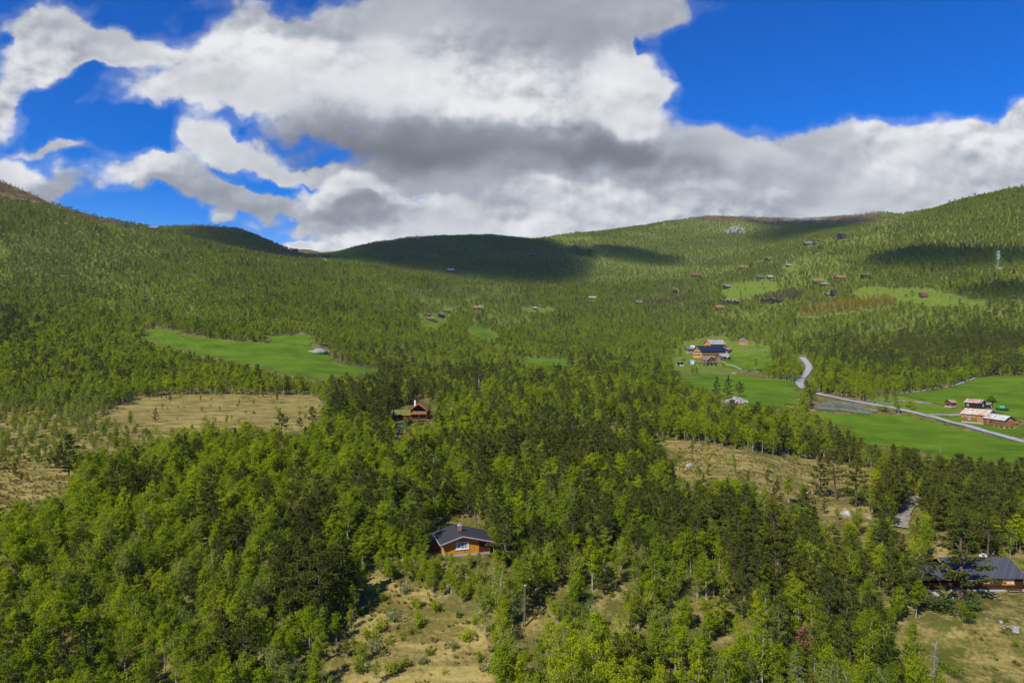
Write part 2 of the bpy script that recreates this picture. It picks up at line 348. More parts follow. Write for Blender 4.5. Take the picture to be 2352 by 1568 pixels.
def leaf_mat(name, dark, mid, light, transl=.35, rnd=1.0):
    """Foliage: a hue between three tones by plant and by leaf clump."""
    m, nt = material(name)
    info = nt.n('ShaderNodeObjectInfo'); tone = nt.attr('tone')
    f = nt.math('ADD', nt.math('MULTIPLY', info.outputs['Random'], .55 * rnd), nt.math('MULTIPLY', tone, .45))
    geo = nt.n('ShaderNodeNewGeometry')
    big = nt.noise(geo.outputs['Position'], .018, 2)
    f = nt.math('ADD', f, nt.math('MULTIPLY', nt.math('SUBTRACT', big, .5), .9), clamp=True)
    col = nt.ramp(f, [(.08, dark), (.5, mid), (.95, light)])
    d = nt.n('ShaderNodeBsdfDiffuse'); t = nt.n('ShaderNodeBsdfTranslucent')
    nt.l(col, d.inputs[0])
    nt.l(nt.mix(1.0, col, (1.25, 1.2, .55), 'MULTIPLY'), t.inputs[0])
    mx = nt.n('ShaderNodeMixShader'); mx.inputs[0].default_value = transl
    nt.l(d.outputs[0], mx.inputs[1]); nt.l(t.outputs[0], mx.inputs[2]); finish(nt, mx.outputs[0])
    return m
leaf_mat('birch_leaf', (.16, .22, .014), (.27, .35, .012), (.44, .49, .015), .46)
leaf_mat('birch_leaf_grey', (.18, .23, .045), (.25, .30, .045), (.33, .37, .045), .42)
leaf_mat('pine_needle', (.075, .100, .020), (.120, .145, .024), (.20, .205, .024), .25)
leaf_mat('spruce_needle', (.034, .055, .022), (.048, .072, .025), (.070, .095, .026), .12)
leaf_mat('juniper_needle', (.075, .11, .03), (.10, .14, .032), (.14, .17, .032), .2)
leaf_mat('willow_leaf', (.20, .24, .08), (.25, .29, .11), (.30, .34, .13), .4)
leaf_mat('aspen_bud', (.30, .25, .03), (.42, .33, .03), (.50, .40, .04), .45)
leaf_mat('heather', (.14, .12, .04), (.20, .165, .05), (.26, .22, .06), .2)
leaf_mat('straw_blade', (.22, .18, .05), (.33, .27, .085), (.46, .38, .13), .3)
leaf_mat('moss_blade', (.12, .13, .02), (.18, .18, .03), (.24, .23, .04), .2)
leaf_mat('dead_needle', (.20, .10, .05), (.27, .14, .065), (.32, .20, .10), .2)
def bark(name, a, b, sc=9):
    m, nt = material(name)
    tc = nt.n('ShaderNodeTexCoord')
    v = nt.vmath('MULTIPLY', tc.outputs['Object'], (1, 1, .35))
    principled(nt, nt.ramp(nt.noise(v, sc, 3), [(.36, a), (.62, b)]), .9, .1)
bark('birch_bark', (.14, .13, .12), (.62, .60, .56), 7)
bark('pine_bark', (.07, .05, .04), (.20, .13, .085))
bark('grey_wood', (.16, .155, .15), (.34, .33, .32))
bark('twig', (.10, .085, .07), (.19, .16, .14))

# ground: mire straw, heath, forest floor, moor and rock by region
m, nt = material('ground')
geo = nt.n('ShaderNodeNewGeometry'); P = geo.outputs['Position']
n1 = nt.noise(P, .035, 6, .6); n2 = nt.noise(P, .22, 6, .62); n3 = nt.noise(P, 1.6, 4, .6)
pw = nt.vmath('MULTIPLY', P, (.12, .35, .2)); n4 = nt.noise(pw, 1.0, 5, .6, .6)
floor_ = nt.ramp(nt.math('ADD', nt.math('MULTIPLY', n2, .6), nt.math('MULTIPLY', n3, .4)), [(.34, (.05, .05, .016)), (.46, (.11, .10, .026)), (.54, (.20, .165, .05)), (.64, (.32, .26, .105))])
grassy = nt.ramp(n1, [(.38, (.085, .095, .016)), (.62, (.14, .12, .035))])
floor_ = nt.mix(nt.step(nt.math('ADD', nt.math('MULTIPLY', n2, .6), nt.math('MULTIPLY', n3, .4)), .40, .54), grassy, floor_)
straw = nt.ramp(nt.math('ADD', nt.math('MULTIPLY', n4, .65), nt.math('MULTIPLY', n3, .35)), [(.30, (.075, .062, .020)), (.42, (.165, .135, .038)), (.55, (.34, .265, .08)), (.72, (.46, .37, .13))])
moss = nt.ramp(n3, [(.3, (.07, .075, .012)), (.7, (.15, .135, .022))])
straw = nt.mix(nt.math('MULTIPLY', nt.step(nt.noise(pw, .45, 5, .65, .5), .52, .66), .7), straw, moss)
tan = nt.math('ADD', nt.attr('tan'), nt.math('MULTIPLY', nt.math('SUBTRACT', n2, .5), .9))
col = nt.mix(nt.step(tan, .30, .62), floor_, straw)
lush = nt.math('ADD', nt.attr('lush'), nt.math('MULTIPLY', nt.math('SUBTRACT', n2, .5), .6))
mead = nt.ramp(n2, [(.32, (.085, .15, .012)), (.55, (.14, .19, .02)), (.72, (.25, .24, .06))])
col = nt.mix(nt.step(lush, .35, .6), col, mead)
moor = nt.math('ADD', nt.attr('moor'), nt.math('MULTIPLY', nt.math('SUBTRACT', nt.noise(P, .03, 5, .65), .5), 1.4))
moorc = nt.ramp(nt.noise(P, .05, 6, .65), [(.33, (.045, .030, .018)), (.48, (.105, .065, .03)), (.6, (.17, .125, .05)), (.72, (.22, .20, .10))])
col = nt.mix(nt.step(moor, .35, .6), col, moorc)
rock = nt.math('ADD', nt.attr('rock'), nt.math('MULTIPLY', nt.math('SUBTRACT', nt.noise(P, .06, 6, .7), .5), 2.2))
col = nt.mix(nt.step(rock, .55, .68), col, nt.ramp(nt.noise(P, .12, 5, .7), [(.35, (.12, .115, .11)), (.65, (.36, .35, .33))]))
principled(nt, col, .95, .05, nt.math('ADD', n3, nt.math('MULTIPLY', n2, 2.0)), .6)

m, nt = material('field_grass')
geo = nt.n('ShaderNodeNewGeometry'); P = geo.outputs['Position']
mow = nt.math('SINE', nt.math('ADD', nt.math('MULTIPLY', nt.vmath('DOT_PRODUCT', P, (.80, .60, 0)), 1.35), nt.math('MULTIPLY', nt.noise(P, .02, 2), 9.0)))
a = nt.noise(P, .05, 5, .6); b = nt.noise(nt.vmath('MULTIPLY', P, (.25, .8, .5)), .6, 4, .6); c = nt.noise(P, 2.5, 3, .6)
f = nt.math('ADD', nt.math('ADD', nt.math('MULTIPLY', nt.math('ADD', nt.math('MULTIPLY', nt.math('SUBTRACT', a, .5), 1.5), .5), .5), nt.math('MULTIPLY', b, .35)), nt.math('ADD', nt.math('MULTIPLY', c, .15), nt.math('MULTIPLY', mow, .022)))
principled(nt, nt.ramp(f, [(.32, (.055, .105, .006)), (.48, (.092, .168, .007)), (.62, (.130, .205, .012)), (.74, (.20, .22, .045))]), .9, .05, c, .4)
m, nt = material('asphalt')
geo = nt.n('ShaderNodeNewGeometry')
principled(nt, nt.ramp(nt.noise(geo.outputs['Position'], .6, 5), [(.35, (.29, .295, .30)), (.65, (.40, .40, .40))]), .9, .2)
m, nt = material('gravel')
geo = nt.n('ShaderNodeNewGeometry')
principled(nt, nt.ramp(nt.noise(geo.outputs['Position'], .9, 5), [(.32, (.17, .145, .10)), (.5, (.27, .24, .185)), (.68, (.37, .33, .26))]), .95, .1)
m, nt = material('stone')
geo = nt.n('ShaderNodeNewGeometry'); P = geo.outputs['Position']
principled(nt, nt.ramp(nt.noise(P, 1.3, 6, .65), [(.32, (.10, .10, .085)), (.5, (.30, .29, .26)), (.68, (.50, .48, .43))]), .95, .1, nt.noise(P, 2.5, 5), .7)
leaf_mat('aspen_bare', (.14, .105, .07), (.19, .15, .095), (.24, .19, .12), .2)

m, nt = material('tilled_soil')
geo = nt.n('ShaderNodeNewGeometry'); P = geo.outputs['Position']
st = nt.noise(nt.vmath('MULTIPLY', P, (.7, .12, .3)), 1.0, 5, .65)
principled(nt, nt.ramp(st, [(.36, (.05, .05, .045)), (.5, (.12, .13, .10)), (.58, (.10, .15, .03)), (.7, (.28, .28, .25))]), .95, .1)
# ------------------------------------------------------------------ mesh builder
class MB:
    def __init__(s): s.v, s.f, s.m = [], [], []
    def add(s, vs, fs, m=0):
        o = len(s.v); s.v += [tuple(p) for p in vs]
        s.f += [tuple(i + o for i in f) for f in fs]; s.m += [m] * len(fs)
        return s
    def box(s, x0, x1, y0, y1, z0, z1, m=0):
        return s.add([(x0,y0,z0),(x1,y0,z0),(x1,y1,z0),(x0,y1,z0),(x0,y0,z1),(x1,y0,z1),(x1,y1,z1),(x0,y1,z1)],
                     [(0,3,2,1),(4,5,6,7),(0,1,5,4),(1,2,6,5),(2,3,7,6),(3,0,4,7)], m)
    def prism(s, prof, y0, y1, m=0, axis='y'):
        """Extrude a profile of (x, z) points along y (or of (y, z) points along x)."""
        n = len(prof)
        if axis == 'y': vs = [(x, y0, z) for x, z in prof] + [(x, y1, z) for x, z in prof]
        else: vs = [(y0, x, z) for x, z in prof] + [(y1, x, z) for x, z in prof]
        fs = [tuple(range(n)), tuple(range(2 * n - 1, n - 1, -1))] + [(i, i + n, (i + 1) % n + n, (i + 1) % n) for i in range(n)]
        return s.add(vs, fs, m)
    def bar(s, a, b, r, m=0, k=6, r2=None):
        a, b = Vector(a), Vector(b); d = (b - a).normalized()
        p = d.orthogonal().normalized(); q = d.cross(p); r2 = r if r2 is None else r2
        vs = []
        for c, rr in ((a, r), (b, r2)):
            vs += [c + (p * math.cos(t) + q * math.sin(t)) * rr for t in (2 * math.pi * i / k for i in range(k))]
        return s.add(vs, [(i, (i + 1) % k, (i + 1) % k + k, i + k) for i in range(k)] + [tuple(range(k - 1, -1, -1)), tuple(range(k, 2 * k))], m)
    def build(s, name, mats, parent=None, smooth=False):
        me = bpy.data.meshes.new(name); me.from_pydata(s.v, [], s.f)
        for mm in (mats if isinstance(mats, (list, tuple)) else [mats]): me.materials.append(MATS[mm] if isinstance(mm, str) else mm)
        me.polygons.foreach_set('material_index', s.m)
        bm_fix(me)
        if smooth: me.polygons.foreach_set('use_smooth', [True] * len(me.polygons))
        me.update()
        o = bpy.data.objects.new(name, me); COL.objects.link(o)
        if parent: o.parent = parent
        return o
import bmesh
def bm_fix(me):
    b = bmesh.new(); b.from_mesh(me); bmesh.ops.recalc_face_normals(b, faces=b.faces); b.to_mesh(me); b.free()
def tag(o, label=None, cat=None, group=None, kind=None):
    for k, v in (('label', label), ('category', cat), ('group', group), ('kind', kind)):
        if v: o[k] = v
    return o
def thing(name, loc, rz, label, cat, group=None):
    o = bpy.data.objects.new(name, None); COL.objects.link(o)
    o.empty_display_size = .5; o.location = loc; o.rotation_euler = (0, 0, rz)
    return tag(o, label, cat, group)
def quad_mesh(name, parts, mats, smooth=False):
    """parts: list of (V [n,4,3], material index, tone [n])."""
    V = np.concatenate([p[0].reshape(-1, 3) for p in parts]); nq = len(V) // 4
    me = bpy.data.meshes.new(name)
    me.vertices.add(len(V)); me.vertices.foreach_set('co', V.astype(np.float32).ravel())
    me.loops.add(len(V)); me.loops.foreach_set('vertex_index', np.arange(len(V), dtype=np.int32))
    me.polygons.add(nq); me.polygons.foreach_set('loop_start', np.arange(0, 4 * nq, 4, dtype=np.int32))
    mi = np.concatenate([np.full(len(p[0]), p[1], np.int32) for p in parts])
    for mm in mats: me.materials.append(MATS[mm])
    me.polygons.foreach_set('material_index', mi)
    at = me.attributes.new('tone', 'FLOAT', 'POINT')
    at.data.foreach_set('value', np.repeat(np.concatenate([p[2] for p in parts]), 4).astype(np.float32))
    me.update(calc_edges=True); me.validate()
    return me
# ------------------------------------------------------------------ the ground sheet
def terrain_attributes():
    Z = ZG; U = CU + FOC * XG / YG; V = CV - FOC * (Z - CZ) / YG
    near = sample(TAN, U, V)
    return near, np.maximum(sample(LUSH, U, V), .50 * np.clip((YG - 380) / 250, 0, 1)), sample(MOOR, U, V), U, V
def build_ground():
    az_edge = math.atan(S_AX[-1]); cols = []
    for i in range(NS): cols.append((math.atan(S_AX[i]), 1.0 / math.cos(math.atan(S_AX[i])), i))
    extra = np.linspace(az_edge, 2 * math.pi - az_edge, 42)[1:-1]
    for a in extra: cols.append((a, 1.0 / math.cos(az_edge), NS - 1 if a < math.pi else 0))
    rad = np.concatenate([[0.6, 10], D_AX])
    N, K = len(cols), len(rad)
    co = np.zeros((N, K, 3)); at = np.zeros((4, N, K))
    tan_, lush, moor, U, V = terrain_attributes()
    rockm = np.clip(.9 * np.exp(-((U - 1690) / 40) ** 2 - ((V - 530) / 16) ** 2) + .7 * np.exp(-((U - 1850) / 130) ** 2 - ((V - 506) / 8) ** 2)
                    + .8 * np.exp(-((U - 640) / 45) ** 2 - ((V - 596) / 6) ** 2) + .55 * np.exp(-((U - 1490) / 50) ** 2 - ((V - 535) / 8) ** 2)
                    + .5 * np.exp(-((U - 720) / 60) ** 2 - ((V - 578) / 7) ** 2) + .45 * np.exp(-((U - 1980) / 60) ** 2 - ((V - 1175) / 30) ** 2)
                    + .5 * np.exp(-((U - 2250) / 120) ** 2 - ((V - 1400) / 60) ** 2) + .8 * np.exp(-((U - 2155) / 14) ** 2 - ((V - 1250) / 30) ** 2), 0, 1) * 0.9
    for n, (a, sc, i) in enumerate(cols):
        z = ZG[i]; blend = 1.0
        zz = np.concatenate([[z[0], z[0]], z])
        r = rad * sc
        co[n, :, 0] = np.sin(a) * r; co[n, :, 1] = np.cos(a) * r; co[n, :, 2] = zz
        for q, arr in enumerate((tan_, lush, moor, rockm)): at[q, n] = np.concatenate([[arr[i][0]] * 2, arr[i]])
    idx = np.arange(N * K).reshape(N, K)
    nx = np.roll(idx, -1, 0)
    f = np.stack([idx[:, :-1], nx[:, :-1], nx[:, 1:], idx[:, 1:]], -1).reshape(-1, 4)[:, ::-1]
    me = bpy.data.meshes.new('ground')
    me.vertices.add(N * K); me.vertices.foreach_set('co', co.astype(np.float32).ravel())
    me.loops.add(f.size); me.loops.foreach_set('vertex_index', f.astype(np.int32).ravel())
    me.polygons.add(len(f)); me.polygons.foreach_set('loop_start', np.arange(0, f.size, 4, dtype=np.int32))
    me.polygons.foreach_set('use_smooth', np.ones(len(f), bool))
    for q, nm in enumerate(('tan', 'lush', 'moor', 'rock')):
        t = me.attributes.new(nm, 'FLOAT', 'POINT'); t.data.foreach_set('value', at[q].astype(np.float32).ravel())
    me.materials.append(MATS['ground']); me.update(calc_edges=True); me.validate()
    o = bpy.data.objects.new('ground', me); COL.objects.link(o); tag(o, kind='structure')
    return o
def sheet(name, outline, lift, mat, jit=0.0):
    """A sheet draped on the ground inside a world outline [(x, y)]."""
    P = np.array(outline); pts = [Vector(p) for p in outline]
    # densify the outline
    out = []
    for a, b in zip(pts, pts[1:] + pts[:1]):
        n = max(1, int((b - a).length / max(1.0, a.length * .008)))
        for q in range(n):
            c = a.lerp(b, q / n)
            w = jit * c.length * .004
            out.append((c.x + w * (random.random() - .5) * 2, c.y + w * (random.random() - .5) * 2))
    x0, y0 = P.min(0); x1, y1 = P.max(0)
    sel = (XG > x0) & (XG < x1) & (YG > y0) & (YG < y1)
    O = np.array(out); qx, qy = XG[sel], YG[sel]
    ins = np.zeros(len(qx), bool)
    for (ax, ay), (bx, by) in zip(O, np.roll(O, -1, 0)):
        c = ((ay > qy) != (by > qy))
        with np.errstate(divide='ignore', invalid='ignore'): ins ^= c & (qx < (bx - ax) * (qy - ay) / (by - ay) + ax)
    qx, qy = qx[ins], qy[ins]
    vs = [Vector(p) for p in out] + [Vector((a, b)) for a, b in zip(qx, qy)]
    n = len(out)
    r = geometry.delaunay_2d_cdt(vs, [(i, (i + 1) % n) for i in range(n)], [], 1, 1e-4)
    X = np.array([(p.x, p.y) for p in r[0]])
    Zs = height(X[:, 0], X[:, 1]) + lift * (1 + X[:, 1] / 120.0)
    mb = MB(); mb.v = [(a, b, c) for (a, b), c in zip(X, Zs)]; mb.f = [tuple(f) for f in r[2]]; mb.m = [0] * len(mb.f)
    o = mb.build(name, mat, smooth=True)
    if o.data.polygons and sum(p.normal.z for p in o.data.polygons) < 0: o.data.flip_normals()
    return tag(o, kind='structure')
def outline_from_px(pts):
    out = []
    for (u0, v0), (u1, v1) in zip(pts, pts[1:] + pts[:1]):
        n = max(1, int(math.hypot(u1 - u0, v1 - v0) / 18))
        for q in range(n):
            g = ground_at(u0 + (u1 - u0) * q / n, v0 + (v1 - v0) * q / n); out.append((g.x, g.y))
    return out
def ribbon(name, px, width, lift, mat):
    c = [ground_at(*p).to_2d() for p in px]
    pts = []
    for i in range(len(c) - 1):        # Catmull-Rom
        p0, p1, p2, p3 = c[max(i - 1, 0)], c[i], c[i + 1], c[min(i + 2, len(c) - 1)]
        n = max(2, int((p2 - p1).length / max(1.2, p1.length * .01)))
        for q in range(n):
            t = q / n
            pts.append(.5 * ((2 * p1) + (p2 - p0) * t + (2 * p0 - 5 * p1 + 4 * p2 - p3) * t * t + (3 * p1 - p0 - 3 * p2 + p3) * t ** 3))
    pts.append(c[-1])
    mb = MB(); rows = 5
    for i, p in enumerate(pts):
        d = (pts[min(i + 1, len(pts) - 1)] - pts[max(i - 1, 0)]).normalized(); nn = Vector((d.y, -d.x))
        w = width * (1 + .06 * math.sin(i * 1.7) + .05 * math.sin(i * .6))
        for k in range(rows):
            s = p + nn * w * (k / (rows - 1) - .5)
            mb.v.append((s.x, s.y, float(height(s.x, s.y)) + lift * (1 + s.y / 120.0)))
    for i in range(len(pts) - 1):
        for k in range(rows - 1):
            a = i * rows + k; mb.f.append((a, a + 1, a + rows + 1, a + rows)); mb.m.append(0)
    o = mb.build(name, mat, smooth=True)
    if sum(p.normal.z for p in o.data.polygons) < 0: o.data.flip_normals()
    return tag(o, kind='structure')
# ------------------------------------------------------------------ plants
def tube_quads(pts, rad, k=5):
    """Quads of a tapering tube through pts."""
    P = np.array(pts, float); n = len(P)
    d = np.gradient(P, axis=0); d /= np.linalg.norm(d, axis=1, keepdims=True) + 1e-9
    ref = np.where(np.abs(d[:, 2:3]) > .9, [[1., 0, 0]], [[0, 0, 1.]])
    a = np.cross(d, ref); a /= np.linalg.norm(a, axis=1, keepdims=True) + 1e-9; b = np.cross(d, a)
    t = np.linspace(0, 2 * np.pi, k, endpoint=False)
    R = P[:, None] + (a[:, None] * np.cos(t)[None, :, None] + b[:, None] * np.sin(t)[None, :, None]) * np.array(rad)[:, None, None]
    R2 = np.roll(R, -1, 1)
    return np.stack([R[:-1], R2[:-1], R2[1:], R[1:]], 2).reshape(-1, 4, 3)
def leaf_quads(C, size, r, up=.35, asp=1.5, bend=None):
    """Small rhombic leaves at C with random directions (biased so that faces look up and outwards)."""
    n = len(C)
    nrm = r.normal(size=(n, 3)); nrm[:, 2] = np.abs(nrm[:, 2]) + up
    if bend is not None: nrm += bend
    nrm /= np.linalg.norm(nrm, axis=1, keepdims=True)
    t = r.normal(size=(n, 3)); a = np.cross(nrm, t); a /= np.linalg.norm(a, axis=1, keepdims=True) + 1e-9
    b = np.cross(nrm, a)
    s = size * r.uniform(.65, 1.35, (n, 1))
    a = a * s * asp * .5; b = b * s * .5
    return np.stack([C - a, C - b * .9 + a * .1, C + a, C + b * .9 + a * .1], 1)
def limb(r, p0, az, el, ln, droop, n=5):
    d = np.array([math.cos(el) * math.sin(az), math.cos(el) * math.cos(az), math.sin(el)])
    out = [np.array(p0, float)]
    for i in range(n - 1):
        d = d + np.array([r.normal() * .12, r.normal() * .12, droop]); d /= np.linalg.norm(d)
        out.append(out[-1] + d * ln / (n - 1))
    return out
def trunk_line(r, h, lean=.03, n=8):
    ax, ay = r.normal(size=2) * lean; w = r.uniform(0, 6.28); q = r.uniform(.008, .03) * h
    return [np.array([ax * h * t + q * math.sin(w + 4.5 * t) * t, ay * h * t + q * math.cos(w + 3.7 * t) * t, h * t]) for t in np.linspace(0, 1, n)]
def at_h(line, t):
    f = t * (len(line) - 1); i = min(int(f), len(line) - 2); return line[i] * (1 - (f - i)) + line[i + 1] * (f - i)
def birch(seed, h=6.5, nleaf=1700, leaf=.17, wide=.30, stems=1, sparse=1.0, low=.22, twig=True, k=5):
    r = np.random.default_rng(seed); wood, C, bend = [], [], []
    for s in range(stems):
        hh = h * (1 if s == 0 else r.uniform(.7, .95))
        line = trunk_line(r, hh, .03 if stems == 1 else .11)
        if s: line = [p + np.array([r.normal() * .12, r.normal() * .12, 0]) * min(1, p[2]) for p in line]
        r0 = .0135 * hh
        wood.append((tube_quads(line, np.linspace(r0, .012, len(line)), k), 0))
        nb = int(24 if twig else 12); sa = r.uniform(0, 6.28)
        for i in range(nb):
            t = low + (1 - low) * (i / nb) ** .9 * .97
            prof = math.sin(math.pi * min(1, (t - low) / (1 - low) * .80 + .16)) ** .8
            ln = wide * h * prof * r.uniform(.65, 1.25) + .15
            L = limb(r, at_h(line, t), sa + i * 2.4 + r.normal() * .3, r.uniform(.35, .95), ln, r.uniform(-.08, .07))
            if twig: wood.append((tube_quads(L, np.linspace(max(.012, r0 * .38 * (1.05 - t)), .006, len(L)), 3), 1))
            m = max(2, int(nleaf / stems / nb * (ln / (wide * h * .62)) * sparse * r.uniform(.6, 1.4)))
            f = r.uniform(.18, 1.04, m) ** .75
            q = np.array([at_h(L, min(.999, x)) for x in f])
            # side sprays
            spr = r.integers(0, 7, m); so = r.normal(size=(7, 3)) * ln * .20; so[:, 2] *= .75
            q = q + so[spr] * r.uniform(.4, 1.1, (m, 1)) + r.normal(size=(m, 3)) * (.07 + .03 * h / 6)
            C.append(q); ax = q - at_h(line, t); bend.append(ax / (np.linalg.norm(ax, axis=1, keepdims=True) + .2) * .8)
        m = int(nleaf / stems * .05) + 2
        q = np.array(line[-1]) + r.normal(size=(m, 3)) * np.array([.16, .16, .3]) * h / 6; C.append(q); bend.append(np.zeros_like(q))
    C = np.concatenate(C); bend = np.concatenate(bend)
    cl = np.floor(C / (.11 * h)); tone = hash2(cl[:, 0] + cl[:, 2] * 7.7, cl[:, 1], seed) * .7 + r.uniform(0, .3, len(C))
    return wood, leaf_quads(C, leaf, r, .25, 1.45, bend), tone
def pine(seed, h=9, ntuft=420, per=7, needle=.30, wide=.25, low=.3, conic=.6, k=6, twig=True):
    """Scots pine: whorls of limbs carrying flattened pads of needle tufts."""
    r = np.random.default_rng(seed); wood, C, dirs = [], [], []
    line = trunk_line(r, h, .025); r0 = .017 * h + .03
    wood.append((tube_quads(line, np.linspace(r0, .02, len(line)), k), 0))
    nb = int(h * 4.2) if twig else int(h * 2.6); sa = r.uniform(0, 6.28)
    tot = 0; limbs = []
    for i in range(nb):
        t = low + (1 - low) * (i + .5) / nb * .98
        x = (t - low) / (1 - low)
        prof = conic * (1 - x) ** .8 * min(1, .45 + x * 3.0) + (1 - conic) * math.sin(math.pi * min(1, .22 + .72 * x)) ** .7
        ln = wide * h * prof * r.uniform(.55, 1.35) + .18
        el = .05 + .75 * x ** 1.5 + r.normal() * .16
        limbs.append((limb(r, at_h(line, t), sa + i * 2.4 + r.normal() * .4, el, ln, r.uniform(-.02, .10)), ln, t)); tot += ln
    for L, ln, t in limbs:
        if twig: wood.append((tube_quads(L, np.linspace(max(.02, r0 * .42 * (1.05 - t)), .010, len(L)), 3), 1))
        m = max(2, int(ntuft * ln / tot))
        f = r.uniform(.30, 1.03, m) ** .7
        q = np.array([at_h(L, min(.999, x)) for x in f])
        side = r.normal(size=(m, 3)) * np.array([.30, .30, .10]) * (ln * .38 + .08); side[:, 2] += .05
        C.append(q + side); d = side + (q - np.array(L[0])) * .35; dirs.append(d / (np.linalg.norm(d, axis=1, keepdims=True) + .05))
    m = max(3, ntuft // 22); q = np.array(line[-1]) + r.normal(size=(m, 3)) * np.array([.10, .10, .22]) * h / 9; C.append(q); dirs.append(np.tile([0, 0, 1.], (m, 1)))
    C = np.concatenate(C); D = np.concatenate(dirs); n = len(C)
    cl = np.floor(C / .9); tone1 = hash2(cl[:, 0] + cl[:, 2] * 5.1, cl[:, 1], seed) * .6
    a = r.normal(size=(n, per, 3)) * .75 + D[:, None] * .75; a[:, :, 2] += .45
    a /= np.linalg.norm(a, axis=2, keepdims=True)
    s = r.normal(size=(n, per, 3)); b = np.cross(a, s); b /= np.linalg.norm(b, axis=2, keepdims=True) + 1e-9
    ln = needle * r.uniform(.7, 1.3, (n, per, 1)); w = ln * .20
    base = C[:, None] - a * ln * .15; tip = base + a * ln; mid = base + a * ln * .55
    Q = np.stack([base, mid + b * w, tip, mid - b * w], 2).reshape(-1, 4, 3)
    tone = np.repeat(tone1, per) + r.uniform(0, .4, n * per)
    return wood, Q, tone
def spruce(seed, h=10, n=1500, needle=.34, wide=.17, k=5):
    r = np.random.default_rng(seed); wood = []
    line = trunk_line(r, h, .01); wood.append((tube_quads(line, np.linspace(.013 * h + .03, .015, len(line)), k), 0))
    t = 1 - np.sqrt(r.uniform(0, 1, n)); t = .04 + .95 * t; lay = np.round(t * h * 2.2) / (h * 2.2)
    t = .6 * t + .4 * lay
    rad = wide * h * (1 - t) ** .9 * (0.8 + .35 * np.sin(lay * 91.0)) * np.sqrt(r.uniform(.08, 1, n)); az = r.uniform(0, 6.28, n)
    C = np.stack([np.cos(az) * rad, np.sin(az) * rad, t * h - rad * .28], 1)
    a = np.stack([np.cos(az), np.sin(az), r.normal(size=n) * .25 - .12], 1) + r.normal(size=(n, 3)) * .25
    a /= np.linalg.norm(a, axis=1, keepdims=True); b = np.cross(a, r.normal(size=(n, 3)) * .4 + [0, 0, 1]); b /= np.linalg.norm(b, axis=1, keepdims=True)
    ln = needle * r.uniform(.6, 1.3, (n, 1)) * (.6 + .9 * (1 - t)[:, None]); w = ln * .26
    Q = np.stack([C - a * ln * .3, C + b * w + a * ln * .2, C + a * ln * .7, C - b * w + a * ln * .2], 1)
    return wood, Q, r.uniform(0, 1, n)
def shrub(seed, h=1.2, n=420, leaf=.13, wide=.7, twigs=9):
    r = np.random.default_rng(seed); wood = []; C = []
    for i in range(twigs):
        L = limb(r, (r.normal() * .08 * wide, r.normal() * .08 * wide, 0), r.uniform(0, 6.28), r.uniform(.6, 1.4), h * r.uniform(.6, 1.05) * (1 + .3 * wide), r.uniform(-.05, .06))
        wood.append((tube_quads(L, np.linspace(.018, .006, len(L)), 3), 1))
        m = n // twigs; f = r.uniform(.25, 1, m); q = np.array([at_h(L, min(.999, x)) for x in f]); C.append(q + r.normal(size=(m, 3)) * .13 * h * (.6 + wide * .5))
    C = np.concatenate(C); C[:, 2] = np.abs(C[:, 2]) + .03
    cl = np.floor(C / .3); tone = hash2(cl[:, 0], cl[:, 1] + cl[:, 2] * 3, seed) * .6 + r.uniform(0, .4, len(C))
    return wood, leaf_quads(C, leaf, r, .5, 1.4), tone
def snag(seed, h=7, wide=.22, n=60, needles=0, conic=.8, low=.12):
    """A dead conifer: grey trunk and bare limbs with fine dead twigs."""
    r = np.random.default_rng(seed); wood = []
    line = trunk_line(r, h, .03); wood.append((tube_quads(line, np.linspace(.016 * h + .03, .02, len(line)), 6), 0)); C = []
    for i in range(n):
        t = low + (.98 - low) * i / n; ln = wide * h * (1 - t) ** conic * r.uniform(.6, 1.25) + .15
        L = limb(r, at_h(line, t), i * 2.4 + r.normal() * .3, r.uniform(-.35, .35), ln, r.uniform(-.05, .05))
        wood.append((tube_quads(L, np.linspace(.03, .008, len(L)), 3), 1))
        for q in range(7):
            p = at_h(L, r.uniform(.25, .98)); S = limb(r, p, r.uniform(0, 6.28), r.uniform(-.5, .5), ln * r.uniform(.15, .35), -.05, 3)
            wood.append((tube_quads(S, np.linspace(.012, .005, 3), 3), 1))
        if needles: f = r.uniform(.3, 1, needles); C.append(np.array([at_h(L, min(.999, x)) for x in f]) + r.normal(size=(needles, 3)) * .12)
    if needles: C = np.concatenate(C); return wood, leaf_quads(C, .2, r, .3, 2.4), r.uniform(0, 1, len(C))
    return wood, np.zeros((0, 4, 3)), np.zeros(0)
def split_meshes(name, pl, bark_m, twig_m, leaf_m):
    """(trunk mesh with its limbs, crown mesh)"""
    wood, Q, tone = pl
    tr = quad_mesh(name + '_trunk', [(w, m, np.full(len(w), .5)) for w, m in wood], [bark_m, twig_m])
    cr = quad_mesh(name + '_crown', [(Q, 0, tone)], [leaf_m]) if len(Q) else None
    return tr, cr
def whole_mesh(name, pl, bark_m, twig_m, leaf_m):
    wood, Q, tone = pl
    return quad_mesh(name, [(w, m, np.full(len(w), .5)) for w, m in wood] + [(Q, 2, tone)], [bark_m, twig_m, leaf_m])
